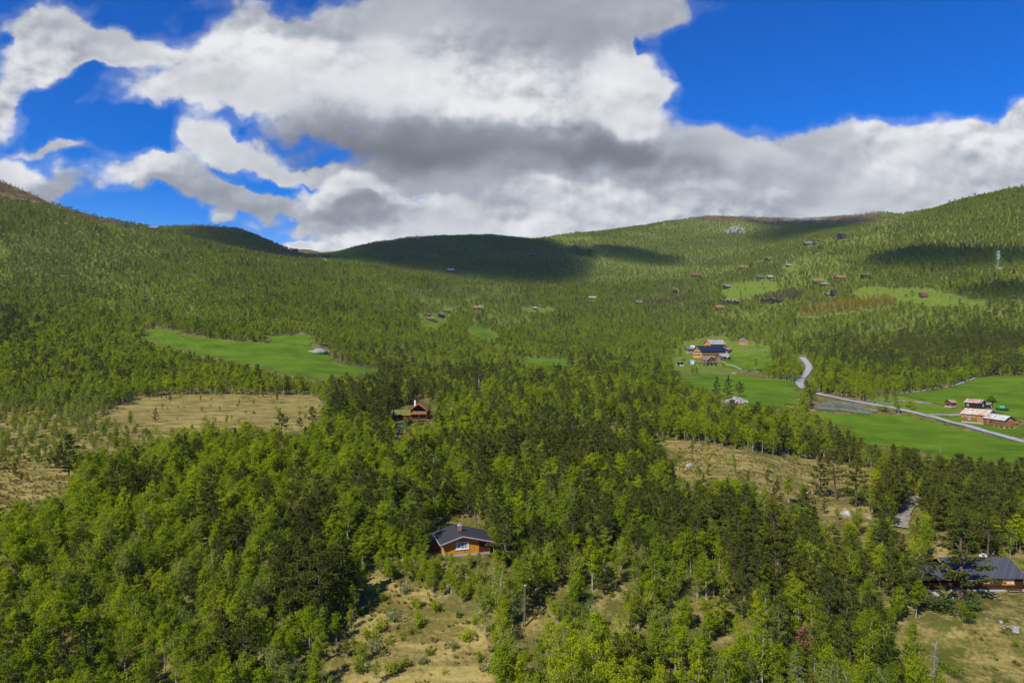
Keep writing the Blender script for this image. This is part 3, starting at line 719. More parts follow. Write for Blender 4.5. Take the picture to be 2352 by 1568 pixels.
# ------------------------------------------------------------------ where the trees stand
HB = [6.6, 7.4, 5.6, 6.9, 6.0, 5.2]                    # birch prototype heights
HP = [9.5, 8.6, 10.5, 9.0, 7.6]
BIRCH = [dict(seed=1, h=HB[0], wide=.21, low=.32), dict(seed=2, h=HB[1], wide=.20, sparse=.75, low=.36), dict(seed=3, h=HB[2], wide=.24, stems=2), dict(seed=4, h=HB[3], wide=.22, stems=3, sparse=.8),
         dict(seed=5, h=HB[4], wide=.19, sparse=.55), dict(seed=6, h=HB[5], wide=.21, sparse=.75)]
PINES = [dict(seed=11, h=HP[0], wide=.22, low=.26, conic=.6), dict(seed=12, h=HP[1], wide=.23, low=.14, conic=.85), dict(seed=13, h=HP[2], wide=.20, low=.40, conic=.3),
         dict(seed=14, h=HP[3], wide=.22, low=.12, conic=.9), dict(seed=15, h=HP[4], wide=.30, low=.25, conic=.3)]
def jitter_grid(D0, D1, sp):
    xs = np.arange(-D1 * .84, D1 * .84, sp); ys = np.arange(D0, D1, sp)
    X, Y = np.meshgrid(xs, ys); X = X + rng.uniform(-.5, .5, X.shape) * sp; Y = Y + rng.uniform(-.5, .5, X.shape) * sp
    k = (np.abs(X) < Y * .84) & (Y >= D0) & (Y < D1)
    return X[k], Y[k]
RINGS = [(76, 200, 2.2), (200, 340, 2.6), (340, 600, 3.1), (600, 1150, 3.3), (1150, 2000, 4.7)]
def scatter():
    out = []
    for ring, (d0, d1, sp) in enumerate(RINGS + [(92, 150, 1.35)]):
        young = ring == 5; ring = 0 if young else ring
        x, y = jitter_grid(d0, d1, sp); z = height(x, y)
        u, v = CU + FOC * x / y, CV - FOC * (z - CZ) / y
        gap = fbm(x, y, 26, 3, 60) * 1.0; gap2 = fbm(x, y, 9, 2, 61)
        p = sample(DENS, u, v) * np.clip(np.where(y < 170, .97, .82) + 1.1 * gap * np.clip(1.4 - y / 900, .45, 1) + .7 * gap2 * (y < 500) + 1.9 * fbm(x, y, 140, 3, 66) * np.clip((y - 450) / 300, 0, 1), 0, 1)
        pn = np.clip(sample(PINE, u, v) + 1.3 * fbm(x, y, 30, 3, 70) * np.sqrt(np.maximum(0, sample(PINE, u, v) - .04)), 0, .95)
        is_p = rng.uniform(size=len(x)) < pn
        is_p &= y < 1150
        if young: p = 1.3 * sample(YOUNG, u, v) * (v > 1240) * np.clip(.75 + 1.5 * gap2, 0, 1); is_p[:] = False
        moor = sample(MOOR, u, v)
        sc = np.clip(rng.normal(1.0, .17, len(x)), .6, 1.5) * np.where(is_p, .92, 1.0)
        yg = sample(YOUNG, u, v); is_p &= rng.uniform(size=len(x)) > yg
        sc *= 1 - .35 * moor - .48 * yg
        sc *= np.where(y < 150, .86, np.where(y > 600, .77, np.where(y > 420, 1.0, .92)))
        if young: sc *= rng.uniform(.5, 1.0, len(x))
        if ring == 4: sc *= 1.0
        hh = np.where(is_p, 9.0, 6.4) * sc
        keep = rng.uniform(size=len(x)) < p
        # open ground stays open: nothing whose trunk or crown would stand on it or hide it
        stray = rng.uniform(size=len(x)); sc *= np.where((stray < .05) & sample(open_bog, u, v), .5, 1.0); hh = np.where(is_p, 9.0, 6.4) * sc
        for t, cl in ((0, 1), (.35, 1), (.65, 1), (.92, 1)):
            vt = v - t * hh * FOC / y
            for du in ((0,) if t == 0 else (-.14, 0, .14)):
                uu = u + du * hh * FOC / y
                keep &= ~sample(m_field, uu, vt) & ~sample(open_keep, uu, vt) & (~sample(m_past, uu, vt) | (stray < .03))
                keep &= ~sample(open_bog, uu, vt) | (y > 420) | (stray < .03)
        # hidden behind nearer ground
        b = np.clip(((x / y - S_AX[0]) / DS).astype(int), 0, NS - 1)
        j = np.clip(((np.log(y) - LOGD0) / DLOG).astype(int), 0, ND - 1)
        keep &= (v - hh * FOC / y) < SKY_V[b, j] + 6
        keep &= (u > -230) & (u < 2582)
        k = keep
        out.append(np.stack([x[k], y[k], z[k], sc[k], is_p[k].astype(float), np.full(k.sum(), ring), u[k], v[k]], 1))
    return np.concatenate(out)
V_ALL = CV - FOC * (ZG - CZ) / YG
SKY_V = np.minimum.accumulate(V_ALL, axis=1)          # the lowest v of the nearer ground in each column
def instancer(name, protos, pts, rots, scl, idx, label_kind='stuff'):
    """One object of kind stuff that sets copies of the prototypes at the points."""
    c = bpy.data.collections.new(name + '_kinds')
    for i, me in enumerate(protos):
        c.objects.link(bpy.data.objects.new('%s_kind_%02d' % (name, i), me))
    me = bpy.data.meshes.new(name)
    me.vertices.add(len(pts)); me.vertices.foreach_set('co', np.asarray(pts, np.float32).ravel())
    a = me.attributes.new('idx', 'INT', 'POINT'); a.data.foreach_set('value', np.asarray(idx, np.int32))
    a = me.attributes.new('rot', 'FLOAT_VECTOR', 'POINT'); a.data.foreach_set('vector', np.asarray(rots, np.float32).ravel())
    a = me.attributes.new('scl', 'FLOAT_VECTOR', 'POINT'); a.data.foreach_set('vector', np.asarray(scl, np.float32).ravel())
    o = bpy.data.objects.new(name, me); COL.objects.link(o); o['kind'] = 'stuff'
    g = bpy.data.node_groups.new(name, 'GeometryNodeTree')
    g.interface.new_socket('Geometry', in_out='INPUT', socket_type='NodeSocketGeometry')
    g.interface.new_socket('Geometry', in_out='OUTPUT', socket_type='NodeSocketGeometry')
    N = g.nodes.new; L = g.links.new
    gi, go = N('NodeGroupInput'), N('NodeGroupOutput'); ci = N('GeometryNodeCollectionInfo'); ip = N('GeometryNodeInstanceOnPoints')
    ci.inputs['Collection'].default_value = c; ci.inputs['Separate Children'].default_value = True; ci.inputs['Reset Children'].default_value = True
    ip.inputs['Pick Instance'].default_value = True
    def named(t, nm):
        n = N('GeometryNodeInputNamedAttribute'); n.data_type = t; n.inputs['Name'].default_value = nm; return n.outputs['Attribute']
    L(gi.outputs[0], ip.inputs['Points']); L(ci.outputs[0], ip.inputs['Instance'])
    L(named('INT', 'idx'), ip.inputs['Instance Index']); L(named('FLOAT_VECTOR', 'rot'), ip.inputs['Rotation']); L(named('FLOAT_VECTOR', 'scl'), ip.inputs['Scale'])
    L(ip.outputs[0], go.inputs[0])
    md = o.modifiers.new('scatter', 'NODES'); md.node_group = g
    return o
# ------------------------------------------------------------------ build the setting
ground = build_ground()
for nm, pts in FIELDS.items(): sheet('field', outline_from_px(pts), .05, 'field_grass', 2.2)
sheet('tilled_plot', outline_from_px([(1868,940),(1885,926),(1908,920),(1960,930),(2018,946),(1992,951),(1930,945)]), .07, 'tilled_soil', 1.0)
for i, (nm, pts, wd) in enumerate(ROADS): ribbon(nm, pts, wd, .10 + .012 * i, 'asphalt' if nm == 'road' else 'gravel')
T = scatter()
print('TREES', len(T), [int((T[:, 5] == q).sum()) for q in range(5)])
# the trees that show largest become objects of their own; the rest is one wood of each kind
_hpx = np.where(T[:, 4] > 0, 9.0, 6.4) * T[:, 3] * FOC / T[:, 1]
_top = T[:, 7] - _hpx
_seen = (T[:, 6] > -10) & (T[:, 6] < 2362) & (_top < 1540)
def largest(kind, n):
    i = np.nonzero((T[:, 4] == kind) & _seen)[0]
    return i[np.argsort(-_hpx[i])][:n]
OWN_B, OWN_P = largest(0, 250), largest(1, 235)
own_birch, own_pine = T[OWN_B], T[OWN_P]
rest = np.ones(len(T), bool); rest[OWN_B] = False; rest[OWN_P] = False
bir, pin = T[rest & (T[:, 4] == 0)], T[rest & (T[:, 4] == 1)]
def lods(gen, kinds, sets, names, mats):
    out = []
    for q, kw in enumerate(sets):
        for i, p in enumerate(kinds): out.append(whole_mesh('%s_%d_%d' % (names, q, i), gen(**p, **kw), *mats))
    return out
B_LOD = [dict(nleaf=1900, leaf=.14), dict(nleaf=1100, leaf=.19), dict(nleaf=560, leaf=.29, twig=False, k=4), dict(nleaf=220, leaf=.48, twig=False, k=3)]
P_LOD = [dict(ntuft=460, per=8, needle=.34), dict(ntuft=270, per=6, needle=.46), dict(ntuft=130, per=5, needle=.75, twig=False, k=4), dict(ntuft=60, per=4, needle=1.1, twig=False, k=3)]
lod_of = np.array([0, 1, 2, 3, 3])
NB_, NP_ = len(BIRCH), len(PINES)
bm_ = lods(birch, BIRCH, B_LOD, 'birch', ('birch_bark', 'twig', 'birch_leaf')) + lods(birch, BIRCH, B_LOD, 'grey_birch', ('birch_bark', 'twig', 'birch_leaf_grey'))
pm_ = lods(pine, PINES, P_LOD, 'pine', ('pine_bark', 'twig', 'pine_needle'))
def rots(n): return np.stack([rng.normal(size=n) * .04, rng.normal(size=n) * .04, rng.uniform(0, 6.28, n)], 1)
def scl(s): w = s * rng.uniform(.88, 1.15, len(s)); return np.stack([w, w, s], 1)
def grey_share(A):
    """How likely a birch is still half bare: high on the slopes and on the heath."""
    z = A[:, 2]
    return np.clip(.10 + np.clip((z - 40) / 150, 0, 1) * .6 + 1.5 * sample(GREYMAP, A[:, 6], A[:, 7]) + 1.1 * fbm(A[:, 0], A[:, 1], 60, 3, 90), 0, .92)
k = rng.integers(0, NB_, len(bir)); gs = rng.uniform(size=len(bir)) < grey_share(bir)
instancer('birch_wood', bm_, bir[:, :3] - [0, 0, .08], rots(len(bir)), scl(bir[:, 3]), lod_of[bir[:, 5].astype(int)] * NB_ + k + np.where(gs, 4 * NB_, 0))
k = rng.integers(0, NP_, len(pin))
instancer('pine_wood', pm_, pin[:, :3] - [0, 0, .08], rots(len(pin)), scl(pin[:, 3]), lod_of[pin[:, 5].astype(int)] * NP_ + k)
# undergrowth: low shrubs, heather and tussocks
sh_ = [whole_mesh('shrub_%d' % i, shrub(50 + i, **kw), 'twig', 'twig', mt) for i, (kw, mt) in enumerate([
    (dict(h=1.3, n=300, leaf=.13, wide=.6), 'birch_leaf'), (dict(h=.7, n=240, leaf=.12, wide=1.0), 'birch_leaf_grey'), (dict(h=.5, n=220, leaf=.11, wide=1.3), 'heather'),
    (dict(h=.9, n=260, leaf=.12, wide=.9), 'willow_leaf'), (dict(h=2.0, n=340, leaf=.13, wide=.35, twigs=5), 'birch_leaf'), (dict(h=.45, n=200, leaf=.12, wide=1.5), 'juniper_needle')])]
def cover(d0, d1, sp, dens):
    x, y = jitter_grid(d0, d1, sp); z = height(x, y); u, v = CU + FOC * x / y, CV - FOC * (z - CZ) / y
    p = dens(u, v) * np.clip(.6 + 2.2 * fbm(x, y, 9, 3, 33), 0, 1.3)
    for dv in (0, 8): p = np.where(sample(open_fields, u, v - dv), 0, p)
    for nm, (a, b) in PLOT.items(): p = np.where(np.hypot(x - a, y - b) < {'cabin': 5.6, 'brown': 12, 'red': 8}.get(nm, 10), 0, p)
    for a, b, wd in ROADPTS: p = np.where((np.abs(x - a) < wd) & (np.abs(y - b) < wd), 0, p)
    kk = (rng.uniform(size=len(x)) < p) & (u > -40) & (u < 2392)
    return np.stack([x[kk], y[kk], z[kk]], 1), u[kk], v[kk]
bogf = blur(open_bog & ~poly_mask(BOGS['yard']), 6, 4)
ROADPTS = []
for nm, pts_, wd in ROADS:
    for a, b in zip(pts_, pts_[1:]):
        A, B_ = ground_at(*a), ground_at(*b)
        if A.y < 340: ROADPTS += [(*A.lerp(B_, q / 6).to_2d(), wd * .62) for q in range(6)]
pts, u_, v_ = cover(76, 330, 1.7, lambda u, v: .42 * (1 - .94 * sample(bogf, u, v)) * np.where(v > 1300, 1.0, .8))
k = rng.choice(6, len(pts), p=[.24, .24, .12, .08, .20, .12]); sc_ = rng.uniform(.55, 1.25, len(pts))
instancer('undergrowth', sh_, pts, rots(len(pts)), scl(sc_), k)
tu_ = [whole_mesh('tussock_%d' % i, shrub(80 + i, h=.42, n=150, leaf=.09, wide=.9, twigs=4), 'twig', 'twig', mt) for i, mt in enumerate(('straw_blade', 'straw_blade', 'moss_blade'))]
pts, u_, v_ = cover(76, 210, .85, lambda u, v: .40 * sample(bogf, u, v) + .10)
instancer('tussock_grass', tu_, pts, rots(len(pts)), scl(rng.uniform(.5, 1.2, len(pts))), rng.choice(3, len(pts), p=[.5, .3, .2]))
# ------------------------------------------------------------------ building materials
def plain(name, col, rough=.7, spec=.3, metal=0.0, var=.15, sc=3.0):
    m, nt = material(name); tc = nt.n('ShaderNodeTexCoord')
    f = nt.noise(tc.outputs['Object'], sc, 4, .6)
    lo = tuple(c * (1 - var) for c in col); hi = tuple(min(1, c * (1 + var)) for c in col)
    principled(nt, nt.ramp(f, [(.3, lo), (.7, hi)]), rough, spec, None, 0, metal)
def planks(name, lo, hi, pitch=.14, vertical=True, gap=.45, rough=.8, wear=None):
    """Boards: each with its own tone, dark joints; upright (along x + y) or lying (along z)."""
    m, nt = material(name); tc = nt.n('ShaderNodeTexCoord'); sep = nt.n('ShaderNodeSeparateXYZ'); nt.l(tc.outputs['Object'], sep.inputs[0])
    c = nt.math('ADD', sep.outputs[0], sep.outputs[1]) if vertical else sep.outputs[2]
    q = nt.math('DIVIDE', c, pitch); idx = nt.math('FLOOR', q); fr = nt.math('SUBTRACT', q, idx)
    wn = nt.n('ShaderNodeTexWhiteNoise', noise_dimensions='1D'); nt.l(idx, wn.inputs['W'])
    st = nt.vmath('MULTIPLY', tc.outputs['Object'], (4, 4, .6) if vertical else (.6, .6, 4))
    grain = nt.noise(st, 2.5, 5, .65)
    f = nt.math('ADD', nt.math('MULTIPLY', wn.outputs[0], .55), nt.math('MULTIPLY', grain, .5))
    col = nt.ramp(f, [(.2, lo), (.85, hi)])
    if wear: col = nt.mix(nt.step(nt.noise(tc.outputs['Object'], .8, 5, .65), .48, .62), col, wear)
    edge = nt.math('MULTIPLY', nt.math('ABSOLUTE', nt.math('SUBTRACT', fr, .5)), 2.0)
    col = nt.mix(nt.math('MULTIPLY', nt.step(edge, .82, 1.0), gap), col, tuple(x * .25 for x in lo))
    principled(nt, col, rough, .2, edge, .25)
planks('wall_orange', (.48, .18, .02), (.74, .31, .035), .13, gap=.55)
planks('wall_pine', (.55, .30, .09), (.72, .42, .15), .22, gap=.35)
planks('wall_ochre', (.50, .22, .05), (.66, .30, .08), .2, gap=.35)
planks('wall_brown', (.040, .018, .007), (.066, .030, .012), .16, gap=.5)
planks('wall_brownlight', (.075, .030, .009), (.115, .048, .014), .16, gap=.5)
planks('wall_dark', (.016, .013, .012), (.035, .028, .024), .16)
planks('wall_redbrown', (.14, .042, .02), (.21, .066, .03), .2)
planks('wall_red', (.14, .025, .016), (.20, .04, .024), .2)
planks('wall_timber', (.11, .045, .018), (.20, .085, .034), .25, False, .5)
planks('barn_upright', (.22, .095, .030), (.50, .27, .10), .22, True, .7, .9, (.40, .27, .15))
planks('barn_logs', (.13, .055, .020), (.36, .16, .055), .34, False, .6, .9, (.27, .15, .075))
planks('hut_logs', (.10, .048, .024), (.24, .12, .055), .28, False, .6, .9)
planks('balcony_boards', (.26, .13, .04), (.36, .19, .065), .16, True, .5)
planks('deck_boards', (.10, .055, .03), (.17, .095, .05), .15)
planks('roof_felt', (.030, .030, .033), (.050, .050, .055), .9, False, .12, .85)
planks('roof_slategrey', (.058, .062, .070), (.085, .09, .10), .6, True, .1, .7)
planks('roof_pale', (.30, .28, .26), (.42, .40, .38), .7, True, .3, .8)
planks('roof_grey', (.16, .17, .19), (.25, .26, .28), .6, True, .3, .7)
planks('roof_navy', (.012, .022, .045), (.018, .032, .062), .5, True, .35, .45)
planks('roof_mossgrey', (.13, .15, .14), (.22, .24, .22), .7, True, .3, .8, (.16, .08, .06))
planks('roof_redtile', (.16, .05, .042), (.24, .08, .065), .3, True, .3)
planks('roof_green', (.05, .10, .07), (.08, .14, .10), .5, True, .2)
def rusty(name, base, rust, thr=(.46, .56)):
    m, nt = material(name); tc = nt.n('ShaderNodeTexCoord'); O = tc.outputs['Object']
    sep = nt.n('ShaderNodeSeparateXYZ'); nt.l(O, sep.inputs[0])
    sx = nt.math('DIVIDE', sep.outputs[1], .9); ix = nt.math('FLOOR', sx); rowz = nt.math('FLOOR', nt.math('MULTIPLY', sep.outputs[0], .55))
    cv = nt.n('ShaderNodeCombineXYZ'); nt.l(ix, cv.inputs[0]); nt.l(rowz, cv.inputs[1])
    wn = nt.n('ShaderNodeTexWhiteNoise', noise_dimensions='2D'); nt.l(cv.outputs[0], wn.inputs['Vector'])
    f = nt.math('ADD', nt.math('MULTIPLY', nt.noise(nt.vmath('MULTIPLY', O, (.5, 1.3, 1)), 1.1, 6, .7), .72), nt.math('MULTIPLY', wn.outputs[0], .28))
    r = nt.ramp(nt.noise(O, 3, 4), [(.3, tuple(x * .7 for x in rust)), (.7, tuple(x * 1.25 for x in rust))])
    b = nt.ramp(nt.noise(O, 1.4, 5), [(.3, tuple(x * .72 for x in base)), (.7, tuple(min(.9, x * 1.15) for x in base))])
    wave = nt.math('SINE', nt.math('MULTIPLY', sep.outputs[1], 42.0))
    principled(nt, nt.mix(nt.step(f, *thr), b, r), .6, .4, wave, .15)
rusty('roof_rust', (.60, .53, .42), (.52, .26, .14), (.47, .60))
rusty('roof_zinc', (.58, .60, .57), (.42, .26, .12), (.56, .66))
rusty('roof_rustred', (.52, .42, .33), (.34, .14, .09), (.45, .57))
rusty('roof_oldgrey', (.36, .33, .29), (.18, .12, .09), (.44, .56))
def turf(name, lo, hi):
    m, nt = material(name); tc = nt.n('ShaderNodeTexCoord'); O = tc.outputs['Object']
    n = nt.noise(O, 2.6, 7, .72); principled(nt, nt.ramp(nt.math('ADD', nt.math('MULTIPLY', n, .7), nt.math('MULTIPLY', nt.noise(O, .5, 3), .3)), [(.33, tuple(x * .55 for x in lo)), (.5, lo), (.66, hi)]), .95, .05, n, 1.0)
turf('roof_turf', (.24, .17, .06), (.46, .34, .15))
turf('roof_turfgreen', (.17, .17, .045), (.33, .29, .10))
for nm, c in dict(trim_red=(.20, .022, .018), trim_orange=(.52, .12, .04), trim_white=(.78, .78, .76), trim_ochre=(.55, .22, .03), trim_dark=(.03, .025, .022), trim_metal=(.42, .43, .45), chimney_brick=(.33, .16, .085),
                  concrete=(.40, .37, .30), dry_stone=(.42, .40, .35), steel=(.36, .38, .40), tarpaulin=(.04, .043, .045), mint=(.03, .62, .30), tent_green=(.006, .14, .085), door_red=(.42, .04, .02), curtain=(.55, .57, .54), white_paint=(.80, .80, .80), pole_wood=(.16, .115, .08), pole_grey=(.30, .28, .25),
                  cushion_orange=(.66, .14, .03), cushion_red=(.42, .045, .03), car_paint=(.012, .016, .025), tyre=(.012, .012, .012), teal=(.02, .22, .25), snow=(.85, .87, .9), cable_green=(.03, .19, .13)).items():
    plain(nm, c)
m, nt = material('glass'); principled(nt, (.012, .016, .020), .12, .3)
m, nt = material('glass_green'); principled(nt, (.045, .085, .065), .12, .6)
m, nt = material('foam_water'); principled(nt, (.62, .66, .7), .3, .5)
# ------------------------------------------------------------------ buildings
def facing(az): return -math.radians(az)          # turn local +y to the compass angle az (from +y towards +x)
def on_face(face, w, l):
    return {'f': lambda a, z, d: (a, -l / 2 - d, z), 'b': lambda a, z, d: (-a, l / 2 + d, z),
            'l': lambda a, z, d: (-w / 2 - d, -a, z), 'r': lambda a, z, d: (w / 2 + d, a, z)}[face]
def fbox(mb, F, a0, a1, z0, z1, d0, d1, m=0):
    p = [F(a0, z0, d0), F(a1, z1, d1)]
    lo = [min(p[0][i], p[1][i]) for i in range(3)]; hi = [max(p[0][i], p[1][i]) for i in range(3)]
    mb.box(lo[0], hi[0], lo[1], hi[1], lo[2], hi[2], m)
def window(T, F, a, z, ww, hh, frame='trim_white', nx=2, nz=1, pane='glass', t=.09, sill=True, label=None):
    mb = MB(); x0, x1 = a - ww / 2, a + ww / 2
    fbox(mb, F, x0, x0 + t, z, z + hh, .004, .07); fbox(mb, F, x1 - t, x1, z, z + hh, .004, .07)
    fbox(mb, F, x0 + t, x1 - t, z, z + t, .004, .07); fbox(mb, F, x0 + t, x1 - t, z + hh - t, z + hh, .004, .07)
    iw = (ww - 2 * t) / nx
    for i in range(1, nx): fbox(mb, F, x0 + t + i * iw - t * .4, x0 + t + i * iw + t * .4, z + t, z + hh - t, .004, .06)
    ih = (hh - 2 * t) / nz
    for i in range(1, nz):
        for q in range(nx): fbox(mb, F, x0 + t + q * iw + (t * .4 if q else 0), x0 + t + (q + 1) * iw - (t * .4 if q < nx - 1 else 0), z + t + i * ih - t * .25, z + t + i * ih + t * .25, .004, .05)
    if sill: fbox(mb, F, x0 - .05, x1 + .05, z - .10, z - .002, .004, .12)
    o = mb.build('window', frame, T)
    if label: o['label'] = label
    g = MB(); fbox(g, F, x0 + t, x1 - t, z + t, z + hh - t, .002, .02); g.build('pane', pane, o)
    return o
def door(T, F, a, z, ww, hh, mat='trim_dark', frame='trim_white', label=None):
    mb = MB(); fbox(mb, F, a - ww / 2, a + ww / 2, z, z + hh, .003, .045)
    o = mb.build('door', mat, T)
    f = MB(); fbox(f, F, a - ww / 2 - .09, a - ww / 2 - .002, z, z + hh + .09, .003, .07); fbox(f, F, a + ww / 2 + .002, a + ww / 2 + .09, z, z + hh + .09, .003, .07); fbox(f, F, a - ww / 2, a + ww / 2, z + hh + .002, z + hh + .09, .003, .07)
    f.build('door_frame', frame, o)
    if label: o['label'] = label
    return o
def gable_roof(T, w, l, wh, rise, eave, over, t=.14, mat='roof_grey', edge=None, zoff=.012):
    s = rise / (w / 2); e = w / 2 + eave
    zl, zr = wh - s * eave + zoff, wh + rise + zoff
    mb = MB(); mb.prism([(-e, zl), (0, zr), (e, zl), (e, zl + t), (0, zr + t), (-e, zl + t)], -l / 2 - over, l / 2 + over)
    r = mb.build('roof', mat, T)
    if edge:
        for y, nm in ((-l / 2 - over - .045, 'f'), (l / 2 + over + .003, 'b')):
            b = MB()
            b.prism([(-e, zl - .08), (0, zr - .08), (e, zl - .08), (e, zl + t + .03), (0, zr + t + .03), (-e, zl + t + .03)], y, y + .042)
            b.build('bargeboard', edge, r)
    return r
def walls(T, w, l, wh, rise, mat, z0=0.0, name='wall'):
    mb = MB(); mb.prism([(-w / 2, z0), (w / 2, z0), (w / 2, wh), (0, wh + rise), (-w / 2, wh)], -l / 2, l / 2)
    return mb.build(name, mat, T)
def footing(T, w, l, z0, mat='concrete', dep=1.6, out=.04):
    mb = MB(); mb.box(-w / 2 - out, w / 2 + out, -l / 2 - out, l / 2 + out, -dep, z0 - .004); return mb.build('foundation', mat, T)
def chimney(R, x, y, z0, z1, s=.5, mat='chimney_brick', cap='trim_metal'):
    mb = MB(); mb.box(x - s / 2, x + s / 2, y - s / 2, y + s / 2, z0, z1); c = mb.build('chimney', mat, R)
    k = MB(); k.box(x - s * .62, x + s * .62, y - s * .62, y + s * .62, z1 + .003, z1 + .10); k.bar((x, y, z1 + .1), (x, y, z1 + .42), s * .22); k.build('chimney_cap', cap, c); return c
def base_at(u, v, name=None):
    if name: x, y = PLOT[name]; return Vector((x, y, float(height(x, y))))
    return ground_at(u, v)

# --- the orange cabin on the knoll
P = base_at(0, 0, 'cabin'); P.z = float(height(P.x, P.y))
T = thing('cabin', P, math.radians(16), 'orange timber cabin with dark felt roof and white lattice window on a knoll', 'cabin')
W2, LL = 3.0, 6.8; FD = .38
def zl(x): return FD + 3.0 - (.31 * -x if x < 0 else .245 * x)
mb = MB(); mb.prism([(-W2, FD), (W2, FD), (W2, zl(W2)), (0, zl(0)), (-W2, zl(-W2))], -LL / 2, LL / 2); mb.build('wall', 'wall_orange', T)
mb = MB(); mb.box(-W2 - .03, W2 + .03, -LL / 2 - .03, LL / 2 + .03, -1.6, FD - .004); mb.box(W2 + .034, 4.95, -LL / 2 + .06, -.2, -1.6, FD - .05); mb.build('foundation', 'concrete', T)
e0, e1 = -W2 - .85, 5.55; prof = [(e0, zl(e0) + .012), (0, zl(0) + .012), (e1, zl(e1) + .012)]; th = .16
mb = MB(); mb.prism(prof + [(x, z + th) for x, z in prof[::-1]], -LL / 2 - .75, LL / 2 + .55); R = mb.build('roof', 'roof_felt', T)
yb = -LL / 2 - .80
mb = MB(); mb.prism([(x, z - .12) for x, z in prof] + [(x, z + .06) for x, z in prof[::-1]], yb, yb + .045); mb.build('bargeboard', 'trim_red', R)
mb = MB(); mb.prism([(x, z + .064) for x, z in prof] + [(x, z + th + .05) for x, z in prof[::-1]], yb - .02, yb + .045); mb.build('edge_flashing', 'trim_metal', R)
mb = MB(); mb.bar((e0 - .04, yb, zl(e0) + .04), (e0 - .04, LL / 2 + .5, zl(e0) + .04), .07); mb.build('gutter', 'trim_metal', R)
chimney(R, .25, -.1, zl(0) - .3, zl(0) + .95, .62)
# rear wing under the same pitch
mb = MB(); mb.box(-W2 - 2.3, -W2 - .003, .6, LL / 2, -1.2, zl(e0) - .25); mb.build('rear_wing', 'wall_redbrown', T)
mb = MB(); mb.prism([(-W2 - 2.8, zl(e0) - .42), (e0 - .006, zl(e0) - .04), (e0 - .006, zl(e0) + .09), (-W2 - 2.8, zl(e0) - .28)], .1, LL / 2 + .5); mb.build('wing_roof', 'roof_felt', T)
F = on_face('f', 2 * W2, LL)
o = window(T, F, .08, FD + .82, 2.25, 1.2, 'trim_white', 3, 1, 'glass', .13)
mb = MB()
for q in range(3):
    x0 = .08 - 2.25 / 2 + .13 + q * (2.25 - .26) / 3; wq = (2.25 - .26) / 3
    for a in (1, 2): fbox(mb, F, x0 + wq * a / 3 - .022, x0 + wq * a / 3 + .022, FD + .95, FD + 1.89, .021, .045)
    for a in (1, 2): fbox(mb, F, x0 + .05, x0 + wq - .05, FD + .95 + .94 * a / 3 - .022, FD + .95 + .94 * a / 3 + .022, .024, .048)
mb.build('lattice', 'trim_white', o)
mb = MB(); fbox(mb, F, -.86, -.62, FD + .97, FD + 1.87, .0205, .0235); mb.build('curtain', 'curtain', o)
mb = MB(); fbox(mb, F, .78, 1.04, FD + .97, FD + 1.87, .0205, .0235); mb.build('curtain', 'curtain', o)
window(T, on_face('l', 2 * W2, LL), 2.3, FD + .8, .9, 1.0, 'trim_white', 2, 2)
# porch under the long eave
mb = MB(); mb.box(W2 + .004, 4.98, -LL / 2 + .05, -.2, FD - .04, FD + .06); PF = mb.build('porch_floor', 'deck_boards', T)
for x, y in ((4.9, -LL / 2 + .1), (4.9, -.3)):
    mb = MB(); mb.box(x - .08, x + .08, y - .08, y + .08, FD + .063, zl(4.9) - .01); mb.build('porch_post', 'wall_redbrown', T)
mb = MB()
for z in (.28, .92): mb.box(W2 + .02, 4.81, -LL / 2 + .06, -LL / 2 + .13, FD + z, FD + z + .10); mb.box(4.86, 4.93, -LL / 2 + .2, -.4, FD + z, FD + z + .1)
for i in range(9): x = W2 + .15 + i * .2; mb.box(x, x + .09, -LL / 2 + .075, -LL / 2 + .115, FD + .383, FD + .917)
mb.build('porch_railing', 'trim_red', T)
door(T, on_face('r', 2 * W2, LL), -1.6, FD + .06, .9, 2.0, 'wall_dark', 'trim_red')
mb = MB(); mb.box(6.9, 7.8, -1.2, 1.2, -.6, 1.0); mb.prism([(6.8, 1.004), (7.35, 1.32), (7.9, 1.004)], -1.35, 1.35)
q = mb.build('wood_shed', 'wall_red'); q.matrix_world = T.matrix_basis.copy(); q.location = T.matrix_basis @ Vector((0, 0, 0)); q.rotation_euler = T.rotation_euler; tag(q, 'low red wood shed beside the porch of the orange cabin', 'shed')

# --- the dark brown cabin at the right edge
P = base_at(0, 0, 'brown'); YF = P.y; Zb = P.z
cx = 78.3 * YF / 112
S = YF / 112
T = thing('cabin', (cx, YF + 4 * S, Zb), math.radians(90), 'dark brown cabin with grey roof, stone footing and a log bench in front', 'cabin')
w, l, wh, rise, FD = 8.0 * S, 11.2 * S, 2.05 * S, 1.85 * S, .28
walls(T, w, l, wh + FD, rise, 'wall_brown', FD); footing(T, w, l, FD, 'dry_stone', 1.4, .12)
gable_roof(T, w, l, wh + FD, rise, .45, .55, .14, 'roof_slategrey', 'wall_ochre')
F = on_face('l', w, l)          # local -x looks to the camera
window(T, F, -.25 * S, FD + .85 * S, 2.0 * S, .95 * S, 'trim_red', 3, 1, 'curtain', .11, True, 'red framed triple window')
window(T, F, 3.1 * S, FD + .85 * S, 2.0 * S, .95 * S, 'trim_ochre', 3, 1, 'curtain', .11, True, 'orange framed triple window')
ww, wl_, wwh, wr = 4.6 * S, 6.4 * S, 1.75 * S, 1.25 * S
offx, offy = -w / 2 + ww / 2 + .06, l / 2 + wl_ / 2 + .02
mb = MB(); mb.box(offx - ww / 2, offx + ww / 2, offy - wl_ / 2, offy + wl_ / 2, -1.4, FD - .004); mb.build('porch_footing', 'dry_stone', T)
